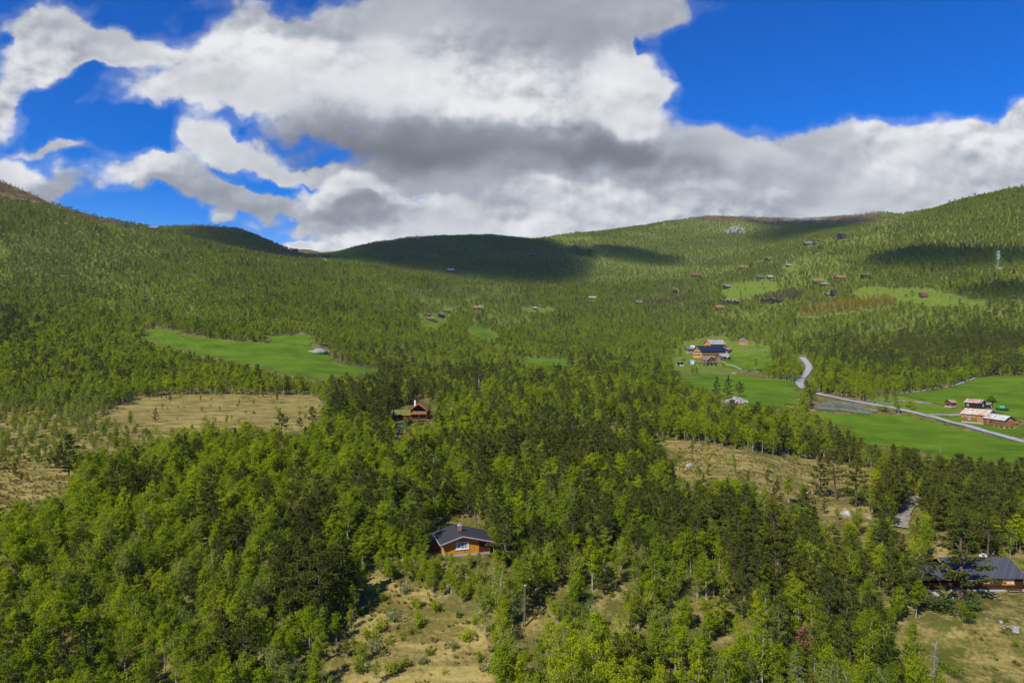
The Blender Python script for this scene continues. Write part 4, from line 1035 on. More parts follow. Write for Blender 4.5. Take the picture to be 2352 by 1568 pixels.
mb = MB(); mb.box(offx - ww / 2, offx - ww / 2 + .14, offy - wl_ / 2, offy + wl_ / 2, FD, FD + 1.0 * S); mb.box(offx - ww / 2 + .15, offx + ww / 2, offy + wl_ / 2 - .14, offy + wl_ / 2, FD, FD + 1.0 * S)
mb.box(offx + .4, offx + ww / 2 - .02, offy - wl_ / 2, offy + wl_ / 2 - .16, FD, FD + wwh - .1); mb.build('porch_wall', 'wall_brownlight', T)
mb = MB(); mb.box(offx - ww / 2 - .03, offx - ww / 2 + .16, offy - wl_ / 2, offy + wl_ / 2, FD + 1.004 * S, FD + 1.09 * S); mb.build('porch_rail', 'trim_red', T)
for q in range(4):
    y = offy - wl_ / 2 + .2 + q * (wl_ - .4) / 3; mb = MB(); mb.box(offx - ww / 2 + .01, offx - ww / 2 + .13, y - .06, y + .06, FD + 1.094 * S, FD + wwh - .02); mb.build('porch_post', 'wall_brown', T)
mb = MB(); zz = FD + wwh
mb.prism([(offx - ww / 2 - .4, zz - .2), (offx + .2, zz + wr), (offx + ww / 2, zz + .05), (offx + ww / 2, zz + .19), (offx + .2, zz + wr + .14), (offx - ww / 2 - .4, zz - .06)], offy - wl_ / 2 + .6, offy + wl_ / 2 + .35); mb.build('porch_roof', 'roof_slategrey', T)
B = thing('bench', (cx + 3.6 * S, YF - .75, float(height(cx + 3.6 * S, YF - .75))), 0, 'long brown log bench in front of the dark brown cabin', 'bench')
mb = MB(); mb.box(-1.25, 1.25, -.18, .18, .38, .47); mb.build('seat', 'wall_brownlight', B)
for x in (-1.0, 1.0): mb = MB(); mb.bar((x, 0, -.1), (x, 0, .378), .12, 0, 8); mb.build('leg', 'pine_bark', B)
g = ground_at(2258, 1289); B = thing('cabinet', (g.x, g.y, g.z), .2, 'white electric cabinet standing behind the brown cabin roof', 'cabinet')
mb = MB(); mb.box(-.55, .55, -.3, .3, .15, 1.35); mb.build('box', 'white_paint', B); mb = MB(); mb.box(-.5, .5, -.26, .26, -.3, .146); mb.build('plinth', 'concrete', B)
mb = MB(); mb.prism([(-.62, 1.354), (.62, 1.354), (.62, 1.40), (0, 1.46), (-.62, 1.40)], -.36, .36); mb.build('lid', 'trim_metal', B)

# --- the red cabin with the turf roof
P = base_at(0, 0, 'red'); k = P.y / 280
T = thing('cabin', P, facing(1), 'red log cabin with straw turf roof, balcony and tall white chimney among pines', 'cabin')
w, l, wh, rise = 6.6 * k, 10.5 * k, 3.9 * k, 2.35 * k
YB = -l / 2
mb = MB(); mb.prism([(-w / 2, 0), (w / 2, 0), (w / 2, wh), (0, wh + rise), (-w / 2, wh)], YB + 2.2, l / 2); mb.build('wall', 'wall_redbrown', T)
footing(T, w, l, .0, 'dry_stone', 1.5)
gable_roof(T, w, l, wh, rise, .55, .7, .34, 'roof_turf', 'trim_orange')
R = [c for c in T.children if c.name.startswith('roof')][0]
chimney(R, -2.0 * k, YB + 3.4, wh + .2, wh + rise + 1.35 * k, .62, 'white_paint', 'trim_dark')
mb = MB(); mb.box(-w / 2 + .05, w / 2 - .05, YB + .02, YB + 2.18, 2.1 * k, 2.25 * k); mb.build('balcony_floor', 'deck_boards', T)
mb = MB(); mb.box(-w / 2 + .05, w / 2 - .05, YB - .04, YB + .015, 2.05 * k, 3.2 * k); mb.build('balcony_front', 'balcony_boards', T)
mb = MB(); mb.box(-w / 2, w / 2, YB - .09, YB + .06, 3.206 * k, 3.3 * k); mb.build('balcony_rail', 'trim_metal', T)
for x in (-w / 2 + .12, .15, w / 2 - .12):
    mb = MB(); mb.box(x - .11, x + .11, YB + .02, YB + .24, 0.004, 2.09 * k); mb.build('post', 'wall_redbrown', T)
for x in (-w / 2 + .12, w / 2 - .12):
    mb = MB(); mb.box(x - .09, x + .09, YB + .07, YB + .23, 2.254 * k, wh - .05); mb.build('post', 'wall_dark', T)
for x in (-2.2, -1.1, 0, 1.1, 2.2):
    z = wh + rise - abs(x) * k * rise / (w / 2) - .16; mb = MB(); mb.bar((x * k, YB - .68, z), (x * k, YB + 2.2, z), .12 * k, 0, 8); mb.build('purlin', 'trim_ochre', T)
Fb = lambda a, z, d: (a, YB + 2.2 - d, z)
for a in (-1.4, 1.4): window(T, Fb, a * k, 2.35 * k, 1.5 * k, 1.5 * k, 'trim_dark', 2, 1)
for a in (-1.6, 1.7): window(T, Fb, a * k, .7 * k, 1.3 * k, 1.1 * k, 'trim_dark', 2, 1)
door(T, Fb, 0.1, .02, 1.0, 2.0 * k, 'wall_dark', 'wall_redbrown')
mb = MB(); mb.box(-w / 2 + .3, w / 2 - .3, YB - .02, YB + .015, .25, .35); mb.box(-w / 2 + .3, w / 2 - .3, YB - .02, YB + .015, .75, .85)
for i in range(22): x = -w / 2 + .35 + i * (w - .7) / 21; mb.box(x - .04, x + .04, YB - .015, YB + .01, .354, .746)
mb.build('railing', 'wall_redbrown', T)
C = thing('balcony_sofa', T.matrix_basis @ Vector((.9 * k, YB + 1.0, 2.26 * k)), 0, 'orange and red cushioned sofa on the balcony of the red cabin', 'sofa')
mb = MB(); mb.box(-.9, .9, -.35, .35, 0, .42); mb.build('seat', 'cushion_orange', C); mb = MB(); mb.box(-.9, .9, .354, .5, 0, .95); mb.build('backrest', 'cushion_red', C)
for x in (-.98, .98): mb = MB(); mb.box(x - .07, x + .07, -.35, .5, .0, .62); mb.build('armrest', 'cushion_red', C)
# long wing
lw, ld, lh, lr = 10.5 * k, 5.4 * k, 1.75 * k, 1.6 * k
X1 = -w / 2 - .01; YC = -l / 2 + 3.6
mb = MB(); mb.prism([(YC - ld / 2 + 1.5, 0), (YC + ld / 2, 0), (YC + ld / 2, lh), (YC, lh + lr), (YC - ld / 2 + 1.5, lh + .3)], X1 - lw, X1, 0, 'x'); mb.build('wing_wall', 'wall_redbrown', T)
s = lr / (ld / 2); mb = MB(); pf = [(YC - ld / 2 - .5, lh - s * .5), (YC, lh + lr), (YC + ld / 2 + .5, lh - s * .5)]
mb.prism([(y, z + .012) for y, z in pf] + [(y, z + .30) for y, z in pf[::-1]], X1 - lw - .4, X1 - .003, 0, 'x'); RW_ = mb.build('wing_roof', 'roof_turfgreen', T)
mb = MB(); mb.box(X1 - lw - .42, X1 - .01, YC - ld / 2 - .60, YC - ld / 2 - .505, lh - s * .5 - .06, lh - s * .5 + .2); mb.build('fascia', 'trim_red', RW_)
for i in range(5): x = X1 - .4 - i * (lw - .6) / 4; mb = MB(); mb.box(x - .09, x + .09, YC - ld / 2 - .1, YC - ld / 2 + .08, -.3, lh - .22); mb.build('post', 'wall_redbrown', T)
mb = MB()
for z in (.2, .55): mb.box(X1 - lw, X1 - .3, YC - ld / 2 - .15, YC - ld / 2 - .105, z, z + .2)
mb.build('railing', 'wall_redbrown', T)
g = ground_at(899, 962); D_ = thing('satellite_dish', (g.x, g.y, g.z), .3, 'white satellite dish on a post beside the red cabin', 'satellite dish')
mb = MB(); mb.bar((0, 0, 0), (0, 0, 1.6), .05, 0, 8); mb.build('post', 'steel', D_)
mb = MB(); n = 16; mb.v = [(0, -.05, 1.75)] + [(.55 * math.cos(a), -.2, 1.75 + .6 * math.sin(a)) for a in (2 * math.pi * i / n for i in range(n))] + [(0, .0, 1.75)]
mb.f = [(0, 1 + i, 1 + (i + 1) % n) for i in range(n)] + [(n + 1, 1 + (i + 1) % n, 1 + i) for i in range(n)]; mb.m = [0] * len(mb.f); mb.build('dish', 'white_paint', D_)
mb = MB(); mb.bar((0, -.1, 1.35), (0, -.6, 1.72), .02); mb.box(-.05, .05, -.7, -.6, 1.68, 1.78); mb.build('receiver_arm', 'steel', D_)

# --- the weathered barn
P = base_at(0, 0, 'barn'); k = P.y / 300
T = thing('barn', (P.x + 2.0, P.y + 3.7, P.z), facing(-31), 'large weathered timber barn with rust patched metal roof and grey roofed wing', 'barn')
w, l, wh, rise, FD = 8.4 * k, 10.2 * k, 4.3 * k, 1.95 * k, .75 * k
walls(T, w, l, FD + 1.7 * k, 0.0, 'barn_logs', FD, 'lower_wall')
mb = MB(); mb.prism([(-w / 2 - .07, FD + 1.704 * k), (w / 2 + .07, FD + 1.704 * k), (w / 2 + .07, wh), (0, wh + rise), (-w / 2 - .07, wh)], -l / 2 - .07, l / 2 + .07); mb.build('upper_wall', 'barn_upright', T)
mb = MB(); mb.prism([(-w / 2, FD + 1.72 * k), (w / 2, FD + 1.72 * k), (w / 2, wh - .1), (0, wh + rise - .1), (-w / 2, wh - .1)], -l / 2 - .10, -l / 2 - .074); mb.build('gable_cladding', 'roof_pale', T)
footing(T, w, l, FD, 'concrete', 1.8, .1)
gable_roof(T, w, l, wh, rise, .55, .45, .10, 'roof_rust', 'pole_grey')
F = on_face('l', w, l)
mb = MB(); fbox(mb, F, l / 2 - 3.9 * k, l / 2 - .05, FD + .02, FD + 1.69 * k, .004, .06); mb.build('board_panel', 'barn_upright', T)
window(T, F, -l / 2 + 3.2 * k, FD + .95 * k, 1.05 * k, .75 * k, 'curtain', 2, 1, 'glass', .12)
window(T, F, l / 2 - 1.9 * k, FD + .35 * k, .6 * k, .95 * k, 'pole_grey', 1, 2, 'glass', .08)
o = window(T, F, -l / 2 + 3.2 * k, -.5, 1.7 * k, 1.05 * k, 'trim_metal', 1, 3, 'trim_dark', .12, False, 'dark hatch in the stone footing')
Tw = T
wl_, ww, wwh, wr = 10.5 * k, 4.8 * k, 3.0 * k, 1.65 * k
a = math.radians(31) * -1
# wing, set at an angle, drawn in the barn's own frame
ang = math.radians(-27)
ca, sa = math.cos(ang), math.sin(ang)
ox, oy = -w / 2 + 1.1 * k, -l / 2 - 1.0 * k
def wp(x, y, z): return (ox + ca * x - sa * y, oy + sa * x + ca * y, z)
def wprism(name, prof, y0, y1, mat, par):
    mb = MB(); mb.prism(prof, y0, y1); mb.v = [wp(*q) for q in mb.v]; return mb.build(name, mat, par)
z0 = .35
wprism('wing_wall', [(-ww / 2, z0), (ww / 2, z0), (ww / 2, z0 + wwh), (0, z0 + wwh + wr), (-ww / 2, z0 + wwh)], -wl_, 1.2, 'barn_logs', T)
sl = wr / (ww / 2); e = ww / 2 + .4; zz = z0 + wwh - sl * .4 + .012
RW2 = wprism('wing_roof', [(-e, zz), (0, z0 + wwh + wr + .012), (e, zz), (e, zz + .1), (0, z0 + wwh + wr + .112), (-e, zz + .1)], -wl_ - .5, 1.2, 'roof_zinc', T)
wprism('bargeboard', [(-e, zz - .14), (0, z0 + wwh + wr - .13), (e, zz - .14), (e, zz + .13), (0, z0 + wwh + wr + .14), (-e, zz + .13)], -wl_ - .56, -wl_ - .505, 'trim_dark', RW2)
for x, y in ((-ww / 2 + .3, -wl_ + .3), (ww / 2 - .3, -wl_ + .3), (-ww / 2 + .3, -wl_ + 3.2), (-ww / 2 + .3, -wl_ + 6), (ww / 2 - .3, -wl_ + 5), (0, -wl_ + .4)):
    mb = MB(); p = wp(x, y, 0); mb.box(p[0] - .4, p[0] + .4, p[1] - .4, p[1] + .4, -1.6, z0 - .004); mb.build('foundation_stone', 'dry_stone', T)
def WF(a_, z, d): return wp(-ww / 2 - d, -a_, z)
def wfbox(mb, a0, a1, zz0, zz1, d0, d1):
    n0 = len(mb.v); mb.box(-ww / 2 - d1, -ww / 2 - d0, -a1, -a0, zz0, zz1); mb.v[n0:] = [wp(*q) for q in mb.v[n0:]]
for a0, zz0, hh, mt, nm in ((.6, .7, 1.6, 'barn_upright', 'door'), (2.6, 1.9, .55, 'trim_dark', 'window'), (1.0, 2.3, .9, 'wall_ochre', 'patch_board')):
    mb = MB(); wfbox(mb, a0, a0 + 1.1, z0 + zz0 - .6, z0 + zz0 - .6 + hh, .004, .05); mb.build(nm, mt, T)
for a0 in (4.2, 7.4): mb = MB(); wfbox(mb, a0, a0 + .22, z0, z0 + wwh - .05, .004, .09); mb.build('corner_post', 'barn_logs', T)
mb = MB(); n0 = 0; mb.box(-.4, .4, -wl_ - .05, -wl_ - .004, z0 + 2.7, z0 + 3.4); mb.v = [wp(*q) for q in mb.v]; mb.build('gable_hatch', 'pole_grey', T)

# --- house, shed, hut and trailer by the barn
def cottage(name, label, cat, P, rot, w, l, wh, rise, wall, roof, edge=None, fd=.25, eave=.3, over=.35, wins=(), chim=None, base='concrete', group=None, dep=1.2, t=.12):
    T = thing(name, P, rot, label, cat, group)
    walls(T, w, l, wh + fd, rise, wall, fd); footing(T, w, l, fd, base, dep)
    R = gable_roof(T, w, l, wh + fd, rise, eave, over, t, roof, edge)
    for q in wins: window(T, on_face(q[0], w, l), q[1], fd + q[2], q[3], q[4], q[5] if len(q) > 5 else 'trim_white', q[6] if len(q) > 6 else 2, q[7] if len(q) > 7 else 1, q[8] if len(q) > 8 else 'glass', min(.09, q[3] * .1), False)
    if chim: chimney(R, chim[0], chim[1], wh + fd + rise * (1 - abs(chim[0]) / (w / 2)) - .1, wh + fd + rise + chim[2], chim[3] if len(chim) > 3 else .55, chim[4] if len(chim) > 4 else 'chimney_brick')
    return T
P = base_at(0, 0, 'farmhouse')
T = cottage('farmhouse', 'small dark farmhouse with red rusted metal roof behind the barn', 'house', P, facing(-31), 5.2, 7.2, 2.9, 1.5, 'wall_dark', 'roof_rustred', 'trim_metal', wins=[('l', -2.2, .9, .9, 1.2), ('f', 0, .9, 1.2, 1.3), ('f', .0, 2.9, .8, .7)])
g = ground_at(2268, 938); cottage('shed', 'small dark shed with streaked grey roof beside the rusty roofed farmhouse', 'shed', g, facing(-31), 3.0, 3.4, 1.9, .9, 'wall_dark', 'roof_oldgrey', wins=[('f', .2, .4, .8, 1.5, 'trim_white', 1, 1, 'glass_green')])
P = base_at(0, 0, 'hut')
T = cottage('log_hut', 'small log hut with rust striped roof standing on stones in the meadow', 'hut', P, facing(66), 3.4, 4.0, 1.9, 1.0, 'hut_logs', 'roof_rustred', 'trim_dark', .55, .35, .45, base='dry_stone', dep=.5)
door(T, on_face('f', 3.4, 4.0), 0, .56, .8, 1.5, 'wall_dark', 'hut_logs')
g = ground_at(2303, 943); T = thing('trailer', (g.x, g.y, g.z), math.radians(-12), 'dark flat trailer behind the grey roofed barn wing', 'trailer')
mb = MB(); mb.box(-2.6, 2.6, -1.0, 1.0, .55, .95); mb.prism([(-1.0, .954), (1.0, .954), (.55, 1.35), (-.55, 1.35)], -2.5, 2.5, 0, 'y'); mb.v = mb.v[:8] + [(y, x, z) for x, y, z in mb.v[8:]]; mb.build('bed', 'tarpaulin', T)
for x in (-1.2, 1.2):
    for y in (-1.03, 1.03): mb = MB(); mb.bar((x, y - .1, .38), (x, y + .1, .38), .38, 0, 14); mb.build('wheel', 'tyre', T)
mb = MB(); mb.bar((2.6, .5, .6), (3.8, 0, .5), .05); mb.bar((2.6, -.5, .6), (3.8, 0, .5), .05); mb.build('drawbar', 'steel', T)
g2 = ground_at(2306, 940); T = thing('crate', (g2.x, g2.y + 1.5, g2.z), math.radians(-10), 'bright mint green container behind the dark trailer', 'container')
mb = MB(); mb.box(-1.05, 1.05, -.7, .7, .2, 1.5); mb.build('body', 'mint', T); mb = MB(); mb.box(-1.1, 1.1, -.75, .75, 1.504, 1.6); mb.build('lid', 'mint', T)
mb = MB(); mb.box(-.9, .9, -.55, .55, -.3, .196); mb.build('skid', 'pole_wood', T)

# --- the lodge farm
P = base_at(0, 0, 'lodge'); g = ground_at(1611, 824); AZ = 66
rot = facing(AZ); w, l, wh, rise, FD = 12.0, 31.0, 7.7, 4.9, .9
Rm = Matrix.Rotation(rot, 3, 'Z'); org = g - Rm @ Vector((w / 2, -l / 2, 0)); org.z = g.z
T = thing('lodge', org, rot, 'big three storey pine clad lodge with dark blue roof and rows of windows', 'lodge')
walls(T, w, l, wh, rise, 'wall_pine', FD); footing(T, w, l, FD, 'wall_timber', 2.5, .05)
R = gable_roof(T, w, l, wh, rise, .9, .9, .25, 'roof_navy', 'trim_dark')
for z in (FD + 2.2, FD + 5.0):
    for i in range(16): window(T, on_face('r', w, l), -l / 2 + 2.0 + i * 1.78, z, 1.25, 1.25, 'trim_dark', 2, 1, 'glass', .1, False)
for z in (FD + 2.2, FD + 5.0):
    for i in range(8): window(T, on_face('f', w, l), -w / 2 + 1.2 + i * 1.37, z, 1.05, 1.2, 'trim_dark', 2, 1, 'glass', .08, False)
for a in (-1.0, .1, 1.2): window(T, on_face('f', w, l), a, FD + 7.6, .85, 1.6, 'wall_timber', 1, 1, 'glass', .08, False)
window(T, on_face('f', w, l), -2.6, FD + 7.5, .8, .8, 'wall_timber', 1, 1, 'glass', .08, False)
for a in (-4.2, -1.4, 1.6): window(T, on_face('f', w, l), a, -.4, 1.3, 1.1, 'curtain', 2, 1, 'glass', .09, False)
door(T, on_face('r', w, l), 5.0, FD + 1.6, 1.3, 2.2, 'door_red', 'trim_white', 'bright red door')
mb = MB(); mb.box(w / 2 + .08, w / 2 + .16, -l / 2, l / 2, FD + 4.35, FD + 4.5); mb.build('belt_course', 'wall_ochre', T)
g = ground_at(1641, 799); cottage('guest_house', 'timber house with wide pale roof behind the big lodge', 'house', g, facing(AZ), 11, 19, 4.2, 4.2, 'wall_ochre', 'roof_pale', 'wall_ochre', .4, 1.0, 1.2, [('r', -6, 1.0, 1.6, 1.4), ('r', -2, 1.0, 1.6, 1.4), ('r', 2, 1.0, 1.6, 1.4), ('r', 6, 1.0, 1.6, 1.4), ('f', 0, 1.0, 2.4, 1.6, 'wall_dark')], (.3, 1.5, .9, .9, 'trim_dark'), dep=2)
g = ground_at(1584, 808); cottage('shed', 'brown timber shed with light grey roof left of the big lodge', 'shed', g, facing(70), 6.5, 8.5, 2.6, 1.9, 'wall_redbrown', 'roof_grey', None, .3, .4, .5, [('f', 0, .8, 1.0, .9)], dep=1.6)
g = ground_at(1590.5, 800); T = thing('box_trailer', g, 0, 'plain white box body standing behind the grey roofed shed', 'trailer')
mb = MB(); mb.box(-2.1, 2.1, -1.1, 1.1, .7, 3.2); mb.build('body', 'white_paint', T); mb = MB(); mb.box(-2.0, 2.0, -1.0, 1.0, .45, .696); mb.build('chassis', 'steel', T)
for x in (-1.0, 1.0): mb = MB(); mb.bar((x, -1.12, .4), (x, -.9, .4), .4, 0, 14); mb.build('wheel', 'tyre', T)
# villa
P = base_at(0, 0, 'villa'); T = cottage('timber_house', 'brown timber house with pale roof and gabled porch beside the lodge lawn', 'house', P, facing(62), 7.5, 10.5, 3.4, 2.8, 'wall_timber', 'roof_pale', 'trim_dark', .4, .6, .8, [('f', -1.2, .8, 1.1, 1.7), ('f', 1.3, .8, 1.1, 1.7), ('r', -3.2, .9, 1.2, 1.4), ('f', 0, 3.6, 1.0, .9)], dep=1.8)
mb = MB(); mb.box(3.754, 6.0, .8, 4.4, -.8, 2.7); mb.build('porch_wall', 'wall_timber', T)
mb = MB(); mb.prism([(.4, 2.6), (2.6, 4.1), (4.8, 2.6), (4.8, 2.75), (2.6, 4.25), (.4, 2.75)], 3.2, 6.5, 0, 'x'); mb.build('porch_roof', 'roof_pale', T)
# house on the deck
P = base_at(0, 0, 'deck'); T = thing('timber_house', (P.x, P.y, P.z + 1.1), facing(-22), 'timber house with mossy grey roof on a railed deck on posts', 'house')
w, l, wh, rise = 7.8, 8.6, 3.4, 2.7
walls(T, w, l, wh + .5, rise, 'wall_timber', .5); gable_roof(T, w, l, wh + .5, rise, .5, .6, .15, 'roof_mossgrey', 'trim_dark')
window(T, on_face('f', w, l), 1.9, 1.4, 1.5, 1.6, 'trim_white', 2, 1); window(T, on_face('f', w, l), -1.3, .55, 1.7, 2.3, 'trim_white', 2, 1); window(T, on_face('f', w, l), 0, 4.3, 1.1, 1.0, 'trim_white', 1, 1)
for a in (-2.2, 1.8): window(T, on_face('l', w, l), a, 1.4, 1.3, 1.5, 'trim_white', 2, 1)
mb = MB(); mb.box(-9.5, 5.5, -8.2, 6, .25, .47); DK = mb.build('deck', 'deck_boards', T)
mb = MB(); mb.box(-9.5, 5.5, -8.2, -8.12, .474, 1.45); mb.box(-9.5, -9.42, -8.1, 6, .474, 1.45); mb.box(5.42, 5.5, -8.1, -3.0, .474, 1.2); mb.build('railing', 'deck_boards', DK)
for x in (-9, -4.5, 0, 5):
    for y in (-7.8, -2, 5): mb = MB(); mb.box(x - .16, x + .16, y - .16, y + .16, -3.2, .246); mb.build('deck_post', 'trim_white', DK)
# orange house on the rise
g = ground_at(1708, 790); cottage('timber_house', 'small orange house with light grey roof on the rise above the lodge', 'house', g, facing(-12), 7.2, 7.5, 3.6, 2.2, 'wall_ochre', 'roof_grey', None, .4, .5, .5, [('f', -1.5, 1.0, 1.4, 1.5), ('f', 1.6, 1.0, 1.5, 1.5), ('f', 0, 3.6, 1.0, .9)], (-.8, 0, .8), dep=2)
g = ground_at(1671, 808); cottage('shed', 'low red shed behind the parked car at the lodge', 'shed', g, facing(66), 5, 7, 2.4, 1.6, 'wall_red', 'roof_oldgrey', None, .3, .4, .5, [('r', 0, .7, 1.2, 1.0)], dep=1.6)
# car
g = ground_at(1676, 810); T = thing('car', g, facing(70) + math.pi / 2, 'dark blue car parked beside the low red shed', 'car')
mb = MB(); mb.prism([(-2.15, .35), (2.15, .35), (2.2, .75), (1.9, .95), (.9, 1.0), (.35, 1.48), (-1.2, 1.5), (-1.95, 1.0), (-2.2, .85)], -.88, .88); mb.build('body', 'car_paint', T)
for s_ in (-1, 1): mb = MB(); mb.prism([(.72, 1.04), (.28, 1.4), (-1.12, 1.42), (-1.7, 1.04)], s_ * .884 - .008, s_ * .884 + .008); mb.build('side_window', 'glass', T)
for x in (-1.35, 1.35):
    for y in (-.82, .82): mb = MB(); mb.bar((x, y - .11, .34), (x, y + .11, .34), .34, 0, 14); mb.build('wheel', 'tyre', T)
# dome tent with a white entrance
g = ground_at(1588, 835); T = thing('dome_tent', g, .15, 'dark green dome greenhouse with a white entrance panel beside the deck house', 'tent')
mb = MB(); n, mm = 20, 7; r = 3.9
for j in range(mm): t = j / (mm - 1) * math.pi / 2; mb.v += [(r * math.cos(t) * math.cos(a), r * math.cos(t) * math.sin(a), r * .98 * math.sin(t)) for a in (2 * math.pi * i / n for i in range(n))]
mb.f = [(j * n + i, j * n + (i + 1) % n, (j + 1) * n + (i + 1) % n, (j + 1) * n + i) for j in range(mm - 1) for i in range(n)]; mb.m = [0] * len(mb.f); mb.build('cover', 'tent_green', T)
mb = MB(); mb.box(-2.2, 1.2, -4.6, -2.2, -.5, 3.6); mb.build('entrance', 'curtain', T); mb = MB(); mb.box(-1.0, .1, -4.66, -4.604, -.3, 2.0); mb.build('door', 'white_paint', T)
# open shelter with a dark back
g = ground_at(1562, 841); T = thing('shelter', g, .1, 'black screened open shelter on white posts at the edge of the lodge meadow', 'shelter')
mb = MB(); mb.box(-3.3, 3.3, .0, .08, 1.4, 3.5); mb.build('screen', 'trim_dark', T); mb = MB(); mb.box(-3.5, 3.5, -1.4, .3, 3.504, 3.62); mb.build('roof', 'roof_grey', T)
for x in (-3.2, 0, 3.2): mb = MB(); mb.box(x - .1, x + .1, -.14, -.004, -.4, 3.5); mb.build('post', 'white_paint', T)
mb = MB(); mb.box(-.2, 2.6, -1.2, -.2, .5, 1.1); mb.build('table', 'white_paint', T)
for u, v, mt, lb, sz in ((1427, 832, 'white_paint', 'small white box among the trees left of the lodge meadow', (2.2, 1.2, 1.3)), (1450, 833, 'teal', 'teal covered stack between two white boxes by the lodge meadow', (3.6, 1.6, 1.5)), (1461, 832, 'white_paint', 'white box right of the teal covered stack', (2.6, 1.3, 1.2))):
    g = ground_at(u, v); T = thing('storage_box', g, .2, lb, 'box'); mb = MB(); mb.box(-sz[0] / 2, sz[0] / 2, -sz[1] / 2, sz[1] / 2, .1, sz[2]); mb.build('body', mt, T)
    mb = MB(); mb.prism([(-sz[0] / 2 - .06, sz[2] + .004), (sz[0] / 2 + .06, sz[2] + .004), (sz[0] / 2 - .2, sz[2] + .3), (-sz[0] / 2 + .2, sz[2] + .3)], -sz[1] / 2 - .05, sz[1] / 2 + .05); mb.build('lid', mt, T)
    mb = MB(); mb.box(-sz[0] / 2 + .1, sz[0] / 2 - .1, -sz[1] / 2 + .1, sz[1] / 2 - .1, -.4, .096); mb.build('skid', 'pole_wood', T)
# ------------------------------------------------------------------ far cabins: u, v of the base, width in frame units, height, how the long side lies (compass), walls, roof, label
for (u, v, wd, ht, az, wall, roof, lab) in FAR:
    g = ground_at(u, v); pxm = g.y / FOC
    wd, ht = wd * .86, ht * .86
    L = wd * pxm / max(.45, abs(math.sin(math.radians(az)))) * (.95 if az > 60 else .75); Hh = ht * pxm * 1.25
    w = min(L * .8, max(4.0, Hh * 1.1)); wh = Hh * .55; rise = Hh * .45
    wins = [('r', L * q, wh * .35, L * .13, wh * .42, 'trim_white', 2) for q in (-.28, .02, .3)] if L > 6 else [('r', 0, wh * .3, L * .22, wh * .45, 'trim_white', 2)]
    edge = 'trim_white' if 'bargeboards' in lab else None
    ch = (.2, L * .2, .9, .7, 'white_paint') if 'white chimney' in lab else None
    cottage('hill_cabin', lab, 'cabin', (g.x, g.y, g.z), facing(az), w, L, wh, rise, wall, roof, edge, .3, .5, .6, wins, ch, dep=3.5, t=.3, base='wall_dark', group='cabins scattered over the hillsides')
# flagpoles, masts and utility poles
def flagpole(u, v, h_px, label, mat='white_paint', red=False):
    g = ground_at(u, v); h = h_px * g.y / FOC; T = thing('flagpole', g, 0, label, 'flagpole')
    mb = MB(); mb.bar((0, 0, -.5), (0, 0, h), .11 + g.y * 6e-5, 0, 8, .07 + g.y * 4e-5); mb.build('pole', mat, T)
    mb = MB(); mb.bar((0, 0, h + .003), (0, 0, h + .25), .16, 0, 8); mb.build('knob', mat, T)
    if red: mb = MB(); mb.box(.12, .9, -.03, .03, h * .75, h * .95); mb.build('pennant', 'door_red', T)
flagpole(1100, 899, 28, 'tall white flagpole among birches right of the red cabin')
flagpole(1015, 716, 9, 'white flagpole beside the turf roofed hill farm')
flagpole(1912, 644, 9, 'flagpole with red pennant left of a turf roofed cabin', 'white_paint', True)
flagpole(1758, 599, 8, 'thin mast beside the dark gabled cabin on the slope')
def pole(u, v, h_px, label, kind='single', mat='pole_grey', min_r=.13):
    g = ground_at(u, v); h = h_px * g.y / FOC; r = min_r + g.y * 7e-5
    T = thing('utility_pole', g, .3, label, 'utility pole', 'wooden line poles in the valley')
    if kind == 'single':
        mb = MB(); mb.bar((0, 0, -1), (0, 0, h), r, 0, 8, r * .75); mb.build('mast', mat, T)
        mb = MB(); mb.box(-.9, .9, -.06 - r, -r - .003, h - .6, h - .45); mb.build('crossarm', mat, T)
        for x in (-.75, 0, .75): mb = MB(); mb.bar((x, -r - .03, h - .446), (x, -r - .03, h - .2), .05, 0, 6); mb.build('insulator', 'trim_white', T)
    else:
        for x in (-1.7, 1.7): mb = MB(); mb.bar((x, 0, -1), (x, 0, h), r, 0, 8, r * .8); mb.build('mast', mat, T)
        mb = MB(); mb.box(-3.2, 3.2, -r - .2, -r - .003, h - 1.6, h - 1.2); mb.build('crossarm', mat, T)
pole(1404, 685, 16, 'pale twin legged pylon below the straw roofed valley cabin', 'twin')
pole(1689, 746, 18, 'twin legged pylon in birches above the orange house', 'twin', 'pole_wood')
pole(1770, 755, 20, 'twin legged pylon left of the winding road', 'twin', 'pole_wood')
pole(1923, 772, 17, 'single grey pole standing over the birches below the orange thicket')
pole(2145, 800, 18, 'single pole with crossarm above the dark pine belt')
pole(1790, 787, 16, 'dark single pole beside the road bend', 'single', 'pole_wood')
pole(1844, 775, 12, 'short pale pole right of the road bend')
pole(1768, 763, 14, 'short brown pole left of the road in the birches', 'single', 'pole_wood')
pole(1565, 722, 14, 'brown pole at the grey track bend in mid valley', 'single', 'pole_wood')
pole(2222, 931, 16, 'thin pole at the corner of the rusty roofed farmhouse', 'single', 'pole_grey', .05)
# the wire pole in the near mire
g = ground_at(1205, 1440); h = 94 * g.y / FOC
T = thing('utility_pole', g, 0, 'brown pole with green wrapped cable standing at the mire edge', 'utility pole')
mb = MB(); mb.bar((0, 0, -.8), (.08, 0, h), .12, 0, 8, .10); mb.build('mast', 'pole_wood', T)
mb = MB(); mb.bar((-.22, 0, .05), (-.12, 0, h - .25), .045, 0, 6); mb.build('cable_guard', 'cable_green', T)
mb = MB(); mb.bar((.08, 0, h + .003), (.08, 0, h + .16), .16, 0, 8); mb.build('cap', 'trim_metal', T)
